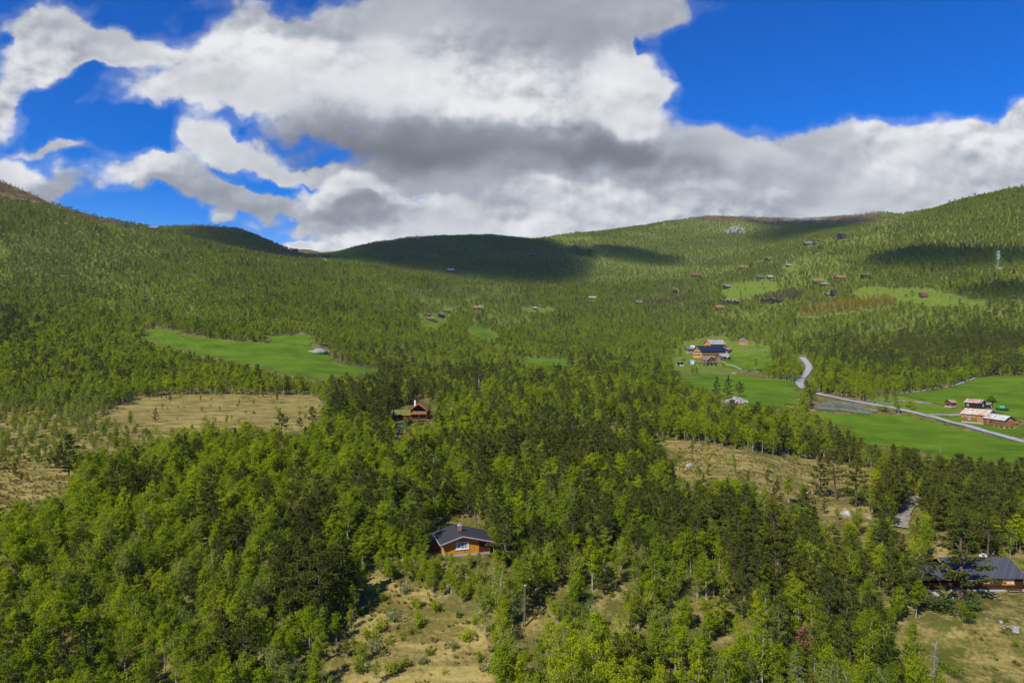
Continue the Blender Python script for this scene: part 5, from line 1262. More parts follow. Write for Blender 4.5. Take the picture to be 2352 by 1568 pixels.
# cell mast
g = ground_at(2293, 618); h = 40 * g.y / FOC; T = thing('antenna_mast', g, .4, 'tall grey lattice mast with white antenna panels on the right hillside', 'antenna mast')
mb = MB(); leg = [(.9, .0), (-.5, .8), (-.5, -.8)]
for x, y in leg: mb.bar((x, y, -.5), (x * .45, y * .45, h), .16, 0, 6)
for i in range(12):
    z0_, z1_ = h * i / 12, h * (i + 1) / 12; s0, s1 = 1 - .55 * i / 12, 1 - .55 * (i + 1) / 12
    for a, b in ((0, 1), (1, 2), (2, 0)): mb.bar((leg[a][0] * s0, leg[a][1] * s0, z0_), (leg[b][0] * s1, leg[b][1] * s1, z1_), .09, 0, 4)
mb.build('lattice', 'steel', T)
for z in (h * .98, h * .82, h * .64):
    for q in range(3):
        a = q * 2.094 + .5; c, s_ = math.cos(a) * 1.2, math.sin(a) * 1.2
        mb = MB(); mb.box(c - .26, c + .26, s_ - .26, s_ + .26, z - 1.2, z + 1.0); mb.build('antenna_panel', 'white_paint', T)
mb = MB(); mb.bar((1.2, -1.3, h * .74), (1.2, -1.0, h * .74), .8, 0, 14); mb.build('dish', 'white_paint', T)
mb = MB(); mb.box(2.0, 5.0, -1.5, 1.5, -.8, 2.2); mb.build('equipment_cabin', 'steel', T)
# pole fences round the tilled plot, stone walls
def fence(name, px, label, hgt=1.2, step=2.4, mat='pole_grey', rails=3):
    pts = []
    for a, b in zip(px, px[1:]):
        A, B_ = ground_at(*a), ground_at(*b); n = max(1, int((B_ - A).length / step))
        pts += [A.lerp(B_, q / n) for q in range(n)]
    pts.append(ground_at(*px[-1])); o0 = pts[0].copy()
    pts = [Vector((p.x, p.y, float(height(p.x, p.y)))) - o0 for p in pts]
    T = thing(name, o0, 0, label, 'fence'); mb = MB()
    for a, b in zip(pts, pts[1:]):
        for q in range(rails): z = hgt * (.3 + .6 * q / max(1, rails - 1)); mb.bar(a + Vector((0, .08, z)), b + Vector((0, .08, z + .05)), .05, 0, 5)
    mb.build('rail', mat, T)
    for p in pts:
        mb = MB(); mb.bar(p - Vector((0, 0, .4)), p + Vector((random.uniform(-.06, .06), 0, hgt * random.uniform(.95, 1.2))), .075, 0, 5); mb.build('post', mat, T)
fence('pole_fence', [(1868, 938), (1905, 941), (1950, 946), (1990, 950), (2003, 951), (2016, 947)], 'grey pole fence along the lower edge of the tilled plot')
fence('pole_fence', [(1866, 937), (1880, 931), (1905, 929), (1935, 929), (1965, 930), (1990, 934)], 'grey pole fence through the middle of the tilled plot')
fence('pole_fence', [(1905, 923), (1940, 931), (1975, 938), (2003, 945), (2016, 947)], 'grey pole fence between the tilled plot and the road')
fence('pole_fence', [(1990, 921), (2005, 924), (2025, 929), (2050, 929), (2068, 928)], 'short leaning pole fence on the meadow above the road')
fence('pole_fence', [(1565, 866), (1590, 862), (1635, 858), (1690, 861)], 'low wire fence along the upper edge of the plain field', 1.1, 5.0, 'pole_grey', 2)
fence('pole_fence', [(1685, 810), (1710, 808), (1735, 806), (1760, 806)], 'long grey fence behind the lodge lawn', 1.4, 3.0)
def boulder_bm(mb, c, r, seed):
    rr = random.Random(seed); n0 = len(mb.v); b = bmesh.new(); bmesh.ops.create_icosphere(b, subdivisions=2, radius=1.0)
    sx, sy, sz = rr.uniform(.8, 1.3), rr.uniform(.7, 1.1), rr.uniform(.5, .8); k1, k2 = rr.uniform(0, 9), rr.uniform(0, 9)
    ph = rr.uniform(0, 6.28)
    for v in b.verts:
        p = v.co; d = 1 + .22 * math.sin(2.3 * p.x + k1) * math.cos(2.1 * p.y + k2) + .12 * math.sin(5.1 * p.z + 4 * p.x + k2) + rr.uniform(-.07, .07)
        x, y = p.x * sx * d, p.y * sy * d; mb.v.append((c[0] + r * (x * math.cos(ph) - y * math.sin(ph)), c[1] + r * (x * math.sin(ph) + y * math.cos(ph)), c[2] + r * (p.z * sz * d * (1 if p.z > 0 else .5) + .12)))
    mb.f += [tuple(v.index + n0 for v in f.verts) for f in b.faces]; mb.m += [0] * len(b.faces); b.free()
def stone_wall(px, label, h=.8, name='stone_wall'):
    mb = MB(); o0 = ground_at(*px[0]); q = 0
    for a, b in zip(px, px[1:]):
        A, B_ = ground_at(*a), ground_at(*b); n = max(2, int((B_ - A).length / (h * .75)))
        for i in range(n):
            p = A.lerp(B_, i / n); z = float(height(p.x, p.y)); q += 1
            for k in range(2): boulder_bm(mb, (p.x - o0.x + random.uniform(-.3, .3) * h, p.y - o0.y + random.uniform(-.3, .3) * h, z - o0.z + k * h * .42), h * random.uniform(.42, .7), q * 7 + k)
    o = mb.build(name, 'stone', None, True); o.location = o0; tag(o, label, 'stone wall')
stone_wall([(2064, 904), (2092, 901), (2120, 898), (2160, 892), (2189, 887), (2215, 878), (2240, 869)], 'dry stone wall along the upper edge of the hill field', .8)
stone_wall([(1645, 832), (1665, 834), (1685, 841), (1702, 850)], 'stone wall running down beside the lodge lawn', 1.1)
stone_wall([(2064, 921), (2090, 922), (2115, 925), (2140, 927)], 'low stone wall at the foot of the hill field', .7)
def boulder(u, v, wpx, label, n=1, flat=1.0, mat='stone', cat='boulder', name='boulder'):
    g = ground_at(u, v); r = wpx * g.y / FOC / 2; mb = MB()
    if n == 1: boulder_bm(mb, (0, 0, 0), r, int(u * 7 + v))
    else:
        for i in range(n):
            a = random.uniform(0, 6.28); d = math.sqrt(random.random()); rr = r * random.uniform(.10, .20)
            boulder_bm(mb, (r * d * math.cos(a), r * .55 * d * math.sin(a), r * .22 * (1 - d) * 1.4), rr, i + int(u))
    mb.v = [(x, y, z * flat) for x, y, z in mb.v]
    o = mb.build(name, mat, None, True); o.location = g; tag(o, label, cat)
boulder(735, 811, 44, 'grey rock outcrop in the green field', 1, .55, name='rock_outcrop', cat='rock')
boulder(718, 808, 20, 'small flat rock beside the grey outcrop in the green field', 1, .5)
boulder(1690, 925, 54, 'pile of pale stones beside the dark pines near the plain field', 120, 1.3, name='stone_heap', cat='stone heap')
boulder(1687, 858, 11, 'white boulder on the meadow below the lodge lawn', 1, .9)
for i, (u, v, w_, lb) in enumerate([(1946, 1184, 34, 'largest pale boulder beside the gravel track'), (1998, 1192, 16, 'round pale boulder between two pines by the track'), (1582, 1072, 22, 'white flat boulder at the edge of the tan mire'), (1610, 1077, 12, 'small dark boulder right of the white flat boulder'),
      (2150, 1366, 22, 'lichen grey boulder under the porch of the brown cabin'), (2172, 1369, 12, 'pale stone right of the lichen grey boulder'), (2190, 1374, 9, 'smallest pale stone in front of the porch'), (2131, 1372, 13, 'flat stone at the foot of the leaning pine'),
      (88, 1405, 14, 'pale boulder among birch trunks in the bottom left wood'), (32, 1408, 20, 'grey boulder in shade in the bottom left wood'), (1859, 1134, 18, 'white boulder at the lower side of the tan mire'), (198, 961, 8, 'white stone on the thin birch heath'),
      (2300, 1430, 12, 'grey stone on the slope below the log bench'), (2330, 1452, 16, 'blue grey stone at the lower slope by the frame edge'), (2268, 1420, 9, 'small stone in the grass under the bench'), (1495, 1177, 9, 'stone among pines right of the orange cabin'), (1170, 964, 9, 'stone between birches right of the red cabin')]):
    boulder(u, v, w_, lb)
boulder(2318, 1442, 46, 'scatter of broken grey stones on the slope below the brown cabin', 26, .7, name='stone_heap', cat='stone heap')
# waterfall and snow patch on the far ridge
def streak(name, px, wd, mat, label, cat):
    mb = MB(); o0 = ground_at(*px[0]); last = None
    for i, p in enumerate(px):
        g = ground_at(*p); w_ = wd * (.7 + .5 * (i % 2)); n0 = len(mb.v)
        for k in range(3): mb.v.append((g.x + (k - 1) * w_ / 2 - o0.x, g.y - o0.y - 1.5, g.z - o0.z + 2.0 + (1.2 if k == 1 else 0)))
        if last is not None:
            for k in range(2): mb.f.append((last + k, last + k + 1, n0 + k + 1, n0 + k)); mb.m.append(0)
        last = n0
    o = mb.build(name, mat, None, True); o.location = o0; tag(o, label, cat)
streak('waterfall', [(726, 588), (733, 590), (737, 593), (742, 596), (748, 598), (755, 602)], 5, 'foam_water', 'thin white waterfall under the far bare ridge', 'waterfall')
streak('snow_patch', [(703, 573), (707, 573.5), (712, 574)], 9, 'snow', 'small white snow patch on the far bare ridge', 'snow patch')
# ------------------------------------------------------------------ low clouds overhead, whose shade lies on the far hills
SUN_AZ, SUN_EL = math.radians(180 + 38), math.radians(44)       # compass angle from +y towards +x
sun_dir = Vector((math.sin(SUN_AZ) * math.cos(SUN_EL), math.cos(SUN_AZ) * math.cos(SUN_EL), math.sin(SUN_EL)))
m, nt = material('cloud_vapour')
pv = nt.n('ShaderNodeVolumePrincipled'); pv.inputs['Color'].default_value = (.95, .96, 1, 1); pv.inputs['Density'].default_value = .028
nt.l(pv.outputs[0], nt.n('ShaderNodeOutputMaterial').inputs['Volume'])
def overhead_cloud(px, alt, soft, cell, thick, seed):
    """A flat based cloud of vapour over the ground outline px, shifted towards the sun."""
    pts = []
    for (u, v) in px:
        g = ground_at(u, v); t = (alt - g.z) / sun_dir.z; q = g + sun_dir * t; pts.append((q.x, q.y))
    Pp = np.array(pts); lo, hi = Pp.min(0) - 3 * soft, Pp.max(0) + 3 * soft
    nx, ny = int((hi[0] - lo[0]) / cell) + 2, int((hi[1] - lo[1]) / cell) + 2
    gx, gy = np.meshgrid(lo[0] + cell * np.arange(nx), lo[1] + cell * np.arange(ny), indexing='ij')
    ins = np.zeros(gx.shape, bool)
    for (ax, ay), (bx, by) in zip(Pp, np.roll(Pp, -1, 0)):
        c = (ay > gy) != (by > gy)
        with np.errstate(divide='ignore', invalid='ignore'): ins ^= c & (gx < (bx - ax) * (gy - ay) / (by - ay) + ax)
    w = blur1(blur1(ins.astype(float), soft / cell, 0), soft / cell, 1)
    w = np.clip(w * 1.15 + .35 * fbm(gx, gy, 160, 4, seed) * (w > .02) - .12, 0, 1)
    t = thick * w
    keep = t > 1.0
    idx = -np.ones(gx.shape, int); mb = MB()
    top, bot = {}, {}
    for i in range(nx - 1):
        for j in range(ny - 1):
            if keep[i:i + 2, j:j + 2].all():
                for a, b in ((i, j), (i + 1, j), (i + 1, j + 1), (i, j + 1)):
                    if (a, b) not in top:
                        top[a, b] = len(mb.v); mb.v.append((gx[a, b], gy[a, b], alt + t[a, b]))
                        bot[a, b] = len(mb.v); mb.v.append((gx[a, b], gy[a, b], alt - t[a, b] * .15))
                q = [(i, j), (i + 1, j), (i + 1, j + 1), (i, j + 1)]
                mb.f.append(tuple(top[k] for k in q)); mb.f.append(tuple(bot[k] for k in q[::-1])); mb.m += [0, 0]
    if not mb.f: return
    from collections import Counter
    ec = Counter()
    tf = mb.f[0::2]
    for f in tf:
        for a, b in zip(f, f[1:] + f[:1]): ec[(a, b)] += 1
    for (a, b) in list(ec):
        if (b, a) not in ec: mb.f.append((b, a, a + 1, b + 1)); mb.m.append(0)
    o = mb.build('cloud', 'cloud_vapour', None, True); tag(o, kind='structure')
overhead_cloud([(742,592),(800,566),(900,549),(1140,536),(1228,552),(1290,572),(1318,590),(1332,622),(1300,648),(1200,652),(1080,634),(960,622),(860,606),(770,598)], 1500, 45, 22, 72, 1)
overhead_cloud([(440,524),(470,522),(560,530),(640,568),(735,588),(690,596),(600,584),(520,572),(460,552)], 1500, 35, 22, 62, 2)
overhead_cloud([(1330,568),(1400,564),(1480,578),(1560,600),(1550,612),(1460,600),(1380,590)], 1500, 30, 20, 52, 3)
overhead_cloud([(1715,503),(1800,498),(1960,500),(1990,510),(1900,530),(1830,545),(1770,560),(1740,545),(1770,525)], 1500, 40, 22, 44, 4)
overhead_cloud([(1990,600),(2060,580),(2110,568),(2200,580),(2300,580),(2450,584),(2600,592),(2600,622),(2450,610),(2330,608),(2250,611),(2120,620),(2060,614)], 1500, 26, 20, 60, 5)
overhead_cloud([(2200,662),(2300,655),(2450,655),(2450,690),(2300,692),(2220,684)], 1500, 22, 20, 34, 6)
# ------------------------------------------------------------------ trees as objects of their own: trunk and crown
def kit(name, gen, kinds, kw, bark_m, leaf_m, twig_m='twig'):
    return [split_meshes('%s_%d' % (name, i), gen(**p, **kw), bark_m, twig_m, leaf_m) for i, p in enumerate(kinds)]
KIT = {
 'birch': kit('near_birch', birch, BIRCH, dict(nleaf=2100, leaf=.125), 'birch_bark', 'birch_leaf'),
 'grey_birch': kit('near_grey_birch', birch, BIRCH, dict(nleaf=1300, leaf=.12), 'birch_bark', 'birch_leaf_grey'),
 'pine': kit('near_pine', pine, PINES, dict(ntuft=640, per=14, needle=.23), 'pine_bark', 'pine_needle'),
 'spruce': kit('near_spruce', spruce, [dict(seed=21, h=10), dict(seed=22, h=10, wide=.21)], dict(n=2600), 'pine_bark', 'spruce_needle'),
 'juniper': kit('juniper', shrub, [dict(seed=31, h=1.6, wide=.75, n=1500, twigs=16), dict(seed=32, h=1.7, wide=.35, n=1100, twigs=12)], dict(leaf=.12), 'twig', 'juniper_needle'),
 'bush': kit('bush', shrub, [dict(seed=41, h=1.5, wide=.55, n=520), dict(seed=42, h=1.1, wide=.8, n=420), dict(seed=43, h=2.0, wide=.4, n=520, twigs=6)], dict(leaf=.125), 'twig', 'birch_leaf'),
 'willow': kit('willow', shrub, [dict(seed=45, h=1.2, wide=.9, n=420)], dict(leaf=.12), 'twig', 'willow_leaf'),
}
H0 = {'birch': HB, 'grey_birch': HB, 'pine': HP, 'spruce': [10, 10], 'juniper': [1.6, 1.7], 'bush': [1.5, 1.1, 2.0], 'willow': [1.2]}
PROTO = {}
def tree_proto(kind, i):
    if (kind, i) not in PROTO:
        tr, cr = KIT[kind][i]; root = bpy.data.objects.new(kind, None)
        a, b = bpy.data.objects.new('trunk', tr), bpy.data.objects.new('crown', cr)
        PROTO[kind, i] = (root, a, b)
    return PROTO[kind, i]
def plant(kind, i, loc, s, rz, name, label, cat, group=None, lean=(0, 0)):
    root, a, b = tree_proto(kind, i)
    r = root.copy(); r.name = name; COL.objects.link(r)
    r.location = loc; r.rotation_euler = (lean[0], lean[1], rz); r.scale = s if hasattr(s, '__len__') else (s, s, s)
    for o in (a, b): c = o.copy(); COL.objects.link(c); c.parent = r
    return tag(r, label, cat, group)
ONES = ['', 'first', 'second', 'third', 'fourth', 'fifth', 'sixth', 'seventh', 'eighth', 'ninth', 'tenth', 'eleventh', 'twelfth', 'thirteenth', 'fourteenth', 'fifteenth', 'sixteenth', 'seventeenth', 'eighteenth', 'nineteenth']
TENS = ['', '', 'twenty', 'thirty', 'forty', 'fifty', 'sixty', 'seventy', 'eighty', 'ninety']
def ordinal(n):
    if n < 20: return ONES[n]
    t, o = divmod(n, 10)
    return (TENS[t][:-1] + 'ieth') if o == 0 else TENS[t] + '-' + ONES[o]
PLACES = [(90, 1500, 'in the bottom left corner'), (60, 1290, 'at the left frame edge below the small mire'), (300, 1490, 'near the bottom edge beside the left corner'), (330, 1300, 'in the wood right of the small mire'),
 (560, 1500, 'left of the near mire'), (560, 1300, 'in the wood left of the dark pine clump'), (720, 1540, 'at the lower left rim of the near mire'), (740, 1290, 'behind the dark pine clump'), (890, 1230, 'left of the orange cabin'),
 (880, 1330, 'between the pine clump and the orange cabin'), (1060, 1330, 'below the orange cabin'), (1060, 1150, 'behind the orange cabin'), (1210, 1240, 'right of the orange cabin'), (1000, 1470, 'on the near mire'), (1215, 1400, 'around the cable pole'),
 (1230, 1530, 'right of the near mire'), (1400, 1350, 'in the wood right of the cable pole'), (1420, 1520, 'on the bottom edge right of the near mire'), (1620, 1480, 'left of the dead grey spruce'), (1640, 1300, 'in the wood below the tan mire'),
 (1800, 1180, 'at the lower rim of the tan mire'), (1850, 1500, 'around the dead grey spruce'), (1890, 1340, 'in the wood below the pale boulders'), (1980, 1180, 'beside the pale boulders'), (2070, 1180, 'along the gravel track'), (2060, 1330, 'left of the brown cabin'),
 (2060, 1500, 'between dead spruce and brown cabin'), (2220, 1410, 'in front of the brown cabin'), (2270, 1520, 'in the bottom right corner'), (2250, 1230, 'behind the brown cabin'), (1380, 1150, 'in the dense pine wood mid frame'), (1500, 1050, 'left of the tan mire')]
def place_of(u, v):
    return min(range(len(PLACES)), key=lambda i: ((PLACES[i][0] - u) / 1.3) ** 2 + (PLACES[i][1] - v) ** 2)
def own_wood(A, kind_of_row, noun, group):
    rows = []
    for t in A:
        kind = kind_of_row(t); i = random.randrange(len(KIT[kind])); h = H0[kind][i] * t[3]
        rows.append((place_of(t[6], min(t[7], 1600) - .35 * h * FOC / t[1]), t[6], t, kind, i, h))
    rows.sort(key=lambda r: (r[0], r[1])); n = {}
    hs = sorted(r[5] for r in rows); lo, hi = hs[len(hs) // 3], hs[2 * len(hs) // 3]
    for pl, u, t, kind, i, h in rows:
        n[pl] = n.get(pl, 0) + 1
        size = 'small' if h < lo else 'tall' if h > hi else 'medium'
        tone = {'birch': 'bright-green', 'grey_birch': 'half-bare', 'pine': 'dark'}[kind]
        lab = '%s %s %s %s, %s %s from left' % (size, tone, noun, PLACES[pl][2], ordinal(n[pl]), noun)
        plant(kind, i, (t[0], t[1], t[2] - .08), (t[3] * random.uniform(.9, 1.12), t[3] * random.uniform(.9, 1.12), t[3]), random.uniform(0, 6.28), noun + '_tree', lab, noun, group, (random.gauss(0, .035), random.gauss(0, .035)))
gsh = grey_share(own_birch); _g = iter(gsh)
own_wood(own_birch, lambda t: 'grey_birch' if random.random() < next(_g) else 'birch', 'birch', 'birches standing nearest the camera')
own_wood(own_pine, lambda t: 'pine', 'pine', 'pines standing nearest the camera')
def lone(kind, i, u, v, hpx, label, cat, name, wide=1.0, group=None, lean=(0, 0)):
    g = ground_at(u, v); h = hpx * g.y / FOC; s = h / H0[kind][i]
    return plant(kind, i, (g.x, g.y, g.z - .06), (s * wide, s * wide, s), random.uniform(0, 6.28), name, label, cat, group, lean)
for a in [
 ('pine', 0, 964, 1274, 105, 'spreading pine in front of the left roof edge of the orange cabin'), ('pine', 4, 948, 1279, 44, 'low bushy pine at the foot of the spreading pine left of the orange cabin'), ('pine', 3, 1160, 1296, 130, 'broad dark pine directly right of the orange cabin porch'),
 ('pine', 0, 735, 1449, 205, 'tallest pine of the dark clump beside the near mire'), ('pine', 3, 690, 1432, 180, 'left pine of the dark clump beside the near mire'), ('pine', 1, 782, 1408, 170, 'rear pine of the dark clump beside the near mire'), ('pine', 1, 660, 1400, 140, 'pine at the left back of the dark clump'),
 ('pine', 3, 2208, 1379, 195, 'big pine standing before the brown cabin and hiding its middle'), ('pine', 2, 2112, 1371, 100, 'leaning pine at the left end of the brown cabin'), ('pine', 2, 2268, 1288, 120, 'pine with bare lower trunk behind the white cabinet'),
 ('pine', 2, 903, 974, 92, 'pine with bare trunk left of the red cabin, nearest to it'), ('pine', 2, 897, 982, 100, 'foremost pine with bare trunk left of the red cabin'), ('pine', 2, 889, 978, 84, 'third pine from the red cabin with bare trunk'), ('pine', 1, 858, 990, 96, 'pine left of the bare trunked pines by the red cabin'), ('pine', 3, 832, 985, 105, 'broad pine at the right end of the big mire'), ('pine', 1, 770, 985, 95, 'dense pine on the right rim of the big mire'),
 ('pine', 4, 689, 987, 27, 'small lone pine on the big mire, left one'), ('pine', 2, 719, 989, 54, 'taller lone pine on the big mire, right one'), ('pine', 3, 357, 970, 34, 'single little pine standing out on the big mire'),
 ('pine', 3, 1312, 862, 50, 'dark pine between birches in the valley, left of two'), ('pine', 0, 1352, 868, 52, 'dark pine between birches in the valley, right of two'), ('pine', 3, 1645, 912, 46, 'dark pine by the stone heap, left of three'), ('pine', 1, 1672, 916, 52, 'dark pine by the stone heap, middle of three'), ('pine', 4, 1700, 912, 34, 'dark pine by the stone heap, right of three'),
 ('pine', 4, 1616, 735, 22, 'round dark pine in birches below the log cabin'), ('pine', 3, 1780, 1196, 90, 'pointed pine at the lower rim of the tan mire, left of two'), ('pine', 3, 1672, 1200, 100, 'pointed pine left of the pair at the tan mire rim'), ('pine', 1, 1885, 1142, 88, 'slim pine on the right part of the tan mire'), ('pine', 2, 1921, 1148, 110, 'taller slim pine on the right part of the tan mire'), ('pine', 1, 1965, 1165, 120, 'slim dark pine by the pale boulders'), ('pine', 3, 1590, 1036, 26, 'tiny pine on the upper end of the tan mire'),
 ('pine', 3, 2060, 1165, 140, 'bushy pine hiding the end of the gravel track'), ('pine', 4, 2040, 1590, 120, 'rounded olive pine on the bottom edge right of the dead spruce'), ('pine', 3, 1452, 1590, 170, 'yellowish bushy pine on the bottom edge right of the mire'),
]: lone(*a, 'pine', 'pine_tree', 1.45 if a[2] in (2208, 2112, 1160) else 1.1)
for a in [('spruce', 0, 18, 766, 46, 'dark spruce at the left frame edge, left of the pair'), ('spruce', 0, 38, 768, 40, 'dark spruce at the left frame edge, right of the pair'), ('spruce', 0, 977, 846, 38, 'pointed dark spruce in birches above the red cabin'), ('spruce', 1, 1285, 736, 34, 'stout dark spruce of the mid valley group, left one'), ('spruce', 1, 1296, 737, 30, 'stout dark spruce of the mid valley group, middle one'), ('spruce', 0, 1306, 738, 26, 'stout dark spruce of the mid valley group, right one'),
 ('spruce', 0, 1918, 799, 32, 'dark spruce behind the pine belt, left of two'), ('spruce', 0, 1940, 801, 29, 'dark spruce behind the pine belt, right of two'), ('spruce', 1, 2121, 626, 28, 'olive spruce in the shaded slope, left of two'), ('spruce', 1, 2140, 624, 22, 'olive spruce in the shaded slope, right of two'), ('spruce', 0, 2205, 637, 20, 'pointed spruce left of the antenna mast'), ('spruce', 0, 2328, 629, 22, 'pointed spruce right of the antenna mast'), ('spruce', 0, 1187, 672, 18, 'dark spruce on the yellow slope, left of three'), ('spruce', 0, 1196, 674, 16, 'dark spruce on the yellow slope, middle of three'), ('spruce', 0, 1207, 678, 15, 'dark spruce on the yellow slope, right of three')]:
    lone(*a, 'spruce', 'spruce_tree')
for a in [('birch', 0, 1562, 828, 28, 'tall slim birch before the black screened shelter'), ('birch', 2, 1590, 862, 24, 'round birch on the meadow under the deck house'), ('birch', 2, 1600, 862, 20, 'smaller round birch right of the one under the deck house'), ('birch', 0, 1735, 852, 28, 'leafy birch at the right end of the lodge lawn'), ('birch', 1, 1760, 856, 26, 'birch by the stones right of the lodge lawn'), ('birch', 2, 1716, 852, 22, 'low birch left of the birch by the stones'),
 ('birch', 2, 2003, 924, 28, 'single birch by the leaning fence above the road'), ('birch', 2, 2037, 925, 26, 'birch near the hill field corner, left of two'), ('birch', 2, 2060, 919, 24, 'birch near the hill field corner, right of two'), ('birch', 1, 1134, 1270, 60, 'thin birch right of the red wood shed'), ('birch', 0, 772, 1482, 72, 'slim young birch in front of the dark pine clump'), ('birch', 0, 985, 962, 34, 'leafy birch touching the right wall of the red cabin'), ('birch', 1, 930, 1000, 40, 'bright birch in front of the red cabin lawn'),
 ('birch', 4, 840, 1520, 44, 'thin half grown birch on the left of the near mire'), ('birch', 4, 1022, 1360, 40, 'thin young birch at the upper end of the near mire'), ('birch', 4, 810, 1488, 30, 'knee bent birch sapling by the pine clump shade')]:
    lone(*a, 'birch', 'birch_tree')
lone('juniper', 0, 2158, 1402, 36, 'wide spreading juniper below the porch of the brown cabin', 'juniper', 'juniper_bush', 1.5)
lone('juniper', 1, 2226, 1404, 36, 'round upright juniper beside the big pine', 'juniper', 'juniper_bush')
lone('juniper', 1, 2243, 1386, 20, 'small juniper up the slope from the round one', 'juniper', 'juniper_bush')
lone('juniper', 0, 2226, 1430, 14, 'low juniper in the dry grass below the round one', 'juniper', 'juniper_bush', 1.4)
lone('bush', 1, 2030, 944, 12, 'green roadside bush where the road passes the tilled plot', 'bush', 'bush', 1.6)
lone('bush', 1, 2085, 935, 8, 'grey green bush on the meadow above the road', 'bush', 'bush', 1.5)
lone('bush', 0, 2092, 930, 12, 'small rounded bush on the meadow left of the log hut', 'bush', 'bush')
lone('bush', 0, 2278, 925, 20, 'round shrub behind the farm buildings on the hill field', 'bush', 'bush', 1.5)
# bushes strewn over the near mire: by depth and side
MIRE = [(845,1470,26),(870,1452,30),(905,1428,26),(895,1480,22),(925,1470,20),(860,1500,34),(960,1440,30),(945,1455,24),(985,1505,18),(930,1532,24),(905,1548,30),(970,1525,20),(1040,1490,18),(1075,1470,26),(1000,1400,24),(960,1395,18),(1100,1520,22),(1130,1545,30),(1090,1430,24),(1150,1490,34),(880,1380,18),(930,1362,20),(1160,1530,28),(825,1545,34),(1020,1548,16)]
MIRE.sort(key=lambda p: p[0])
for q, (u, v, hp) in enumerate(MIRE):
    k = 'willow' if q % 4 == 2 else 'bush'; i = 0 if k == 'willow' else q % 3
    lone(k, i, u, v, hp, '%s %s bush, %s from the left on the near mire' % ('tall' if hp > 26 else 'low' if hp < 21 else 'middling', 'grey green' if k == 'willow' else 'leafy green', ordinal(q + 1)), 'bush', 'bush', 1.0, 'bushes on the near mire')
# dead trees
def dead(name, u, v, hpx, kw, label, needles=None):
    g = ground_at(u, v); h = hpx * g.y / FOC; tr, cr = split_meshes(name, snag(h=h, **kw), 'grey_wood', 'grey_wood', 'dead_needle')
    T = thing(name, (g.x, g.y, g.z - .05), random.uniform(0, 6), label, 'dead tree')
    for nm, me in (('trunk', tr), ('crown', cr)):
        if me: o = bpy.data.objects.new(nm, me); COL.objects.link(o); o.parent = T
dead('dead_spruce', 1828, 1602, 112, dict(seed=61, wide=.34, n=110, low=.05), 'bare silver grey dead spruce at the bottom edge')
dead('dead_spruce', 1786, 1600, 60, dict(seed=64, wide=.34, n=70, low=.05), 'smaller grey dead spruce left of the silver one at the bottom edge')
dead('dead_pine', 1848, 1530, 92, dict(seed=62, wide=.22, n=44, needles=26, conic=.4), 'pine with rust red dead needles above the silver grey dead spruce')
dead('dead_tree', 2143, 1568, 100, dict(seed=63, wide=.16, n=40, conic=.5), 'slim grey dead tree on the slope near the bottom right')
dead('dead_tree', 1075, 1182, 44, dict(seed=65, wide=.2, n=30, conic=.4), 'weathered grey stump tree behind the orange cabin')
dead('dead_tree', 2160, 1062, 40, dict(seed=66, wide=.16, n=30, conic=.4), 'leafless grey tree below the road field')
# the thicket of budding aspens: one copper coloured mass
asp = [whole_mesh('aspen_%d' % i, birch(seed=90 + i, h=7, nleaf=220, leaf=.3, wide=.16, twig=False, k=3), 'twig', 'twig', mt) for i, mt in enumerate(('aspen_bud', 'aspen_bud', 'aspen_bare'))]
def thicket(name, polys, sp, d, weights):
    M = np.zeros((RH, RW), bool)
    for p in polys: M |= poly_mask(p)
    x, y = jitter_grid(650, 1150, sp); z = height(x, y); u, v = CU + FOC * x / y, CV - FOC * (z - CZ) / y
    kk = sample(M, u, v) & (rng.uniform(size=len(x)) < d); n = kk.sum()
    o = instancer(name, asp, np.stack([x[kk], y[kk], z[kk]], 1), rots(n), scl(rng.uniform(.9, 1.4, n)), rng.choice(3, n, p=weights)); return o
thicket('aspen_thicket', [[(1828,726),(1850,708),(1900,700),(1960,692),(2050,688),(2062,702),(2010,712),(1950,718),(1880,728)]], 4.0, .9, [.5, .4, .1])
thicket('leafless_thicket', [[(1465,700),(1540,690),(1590,688),(1560,700),(1480,706)], [(1730,690),(1800,675),(1845,672),(1840,690),(1760,696)]], 4.2, .8, [.0, .05, .95])
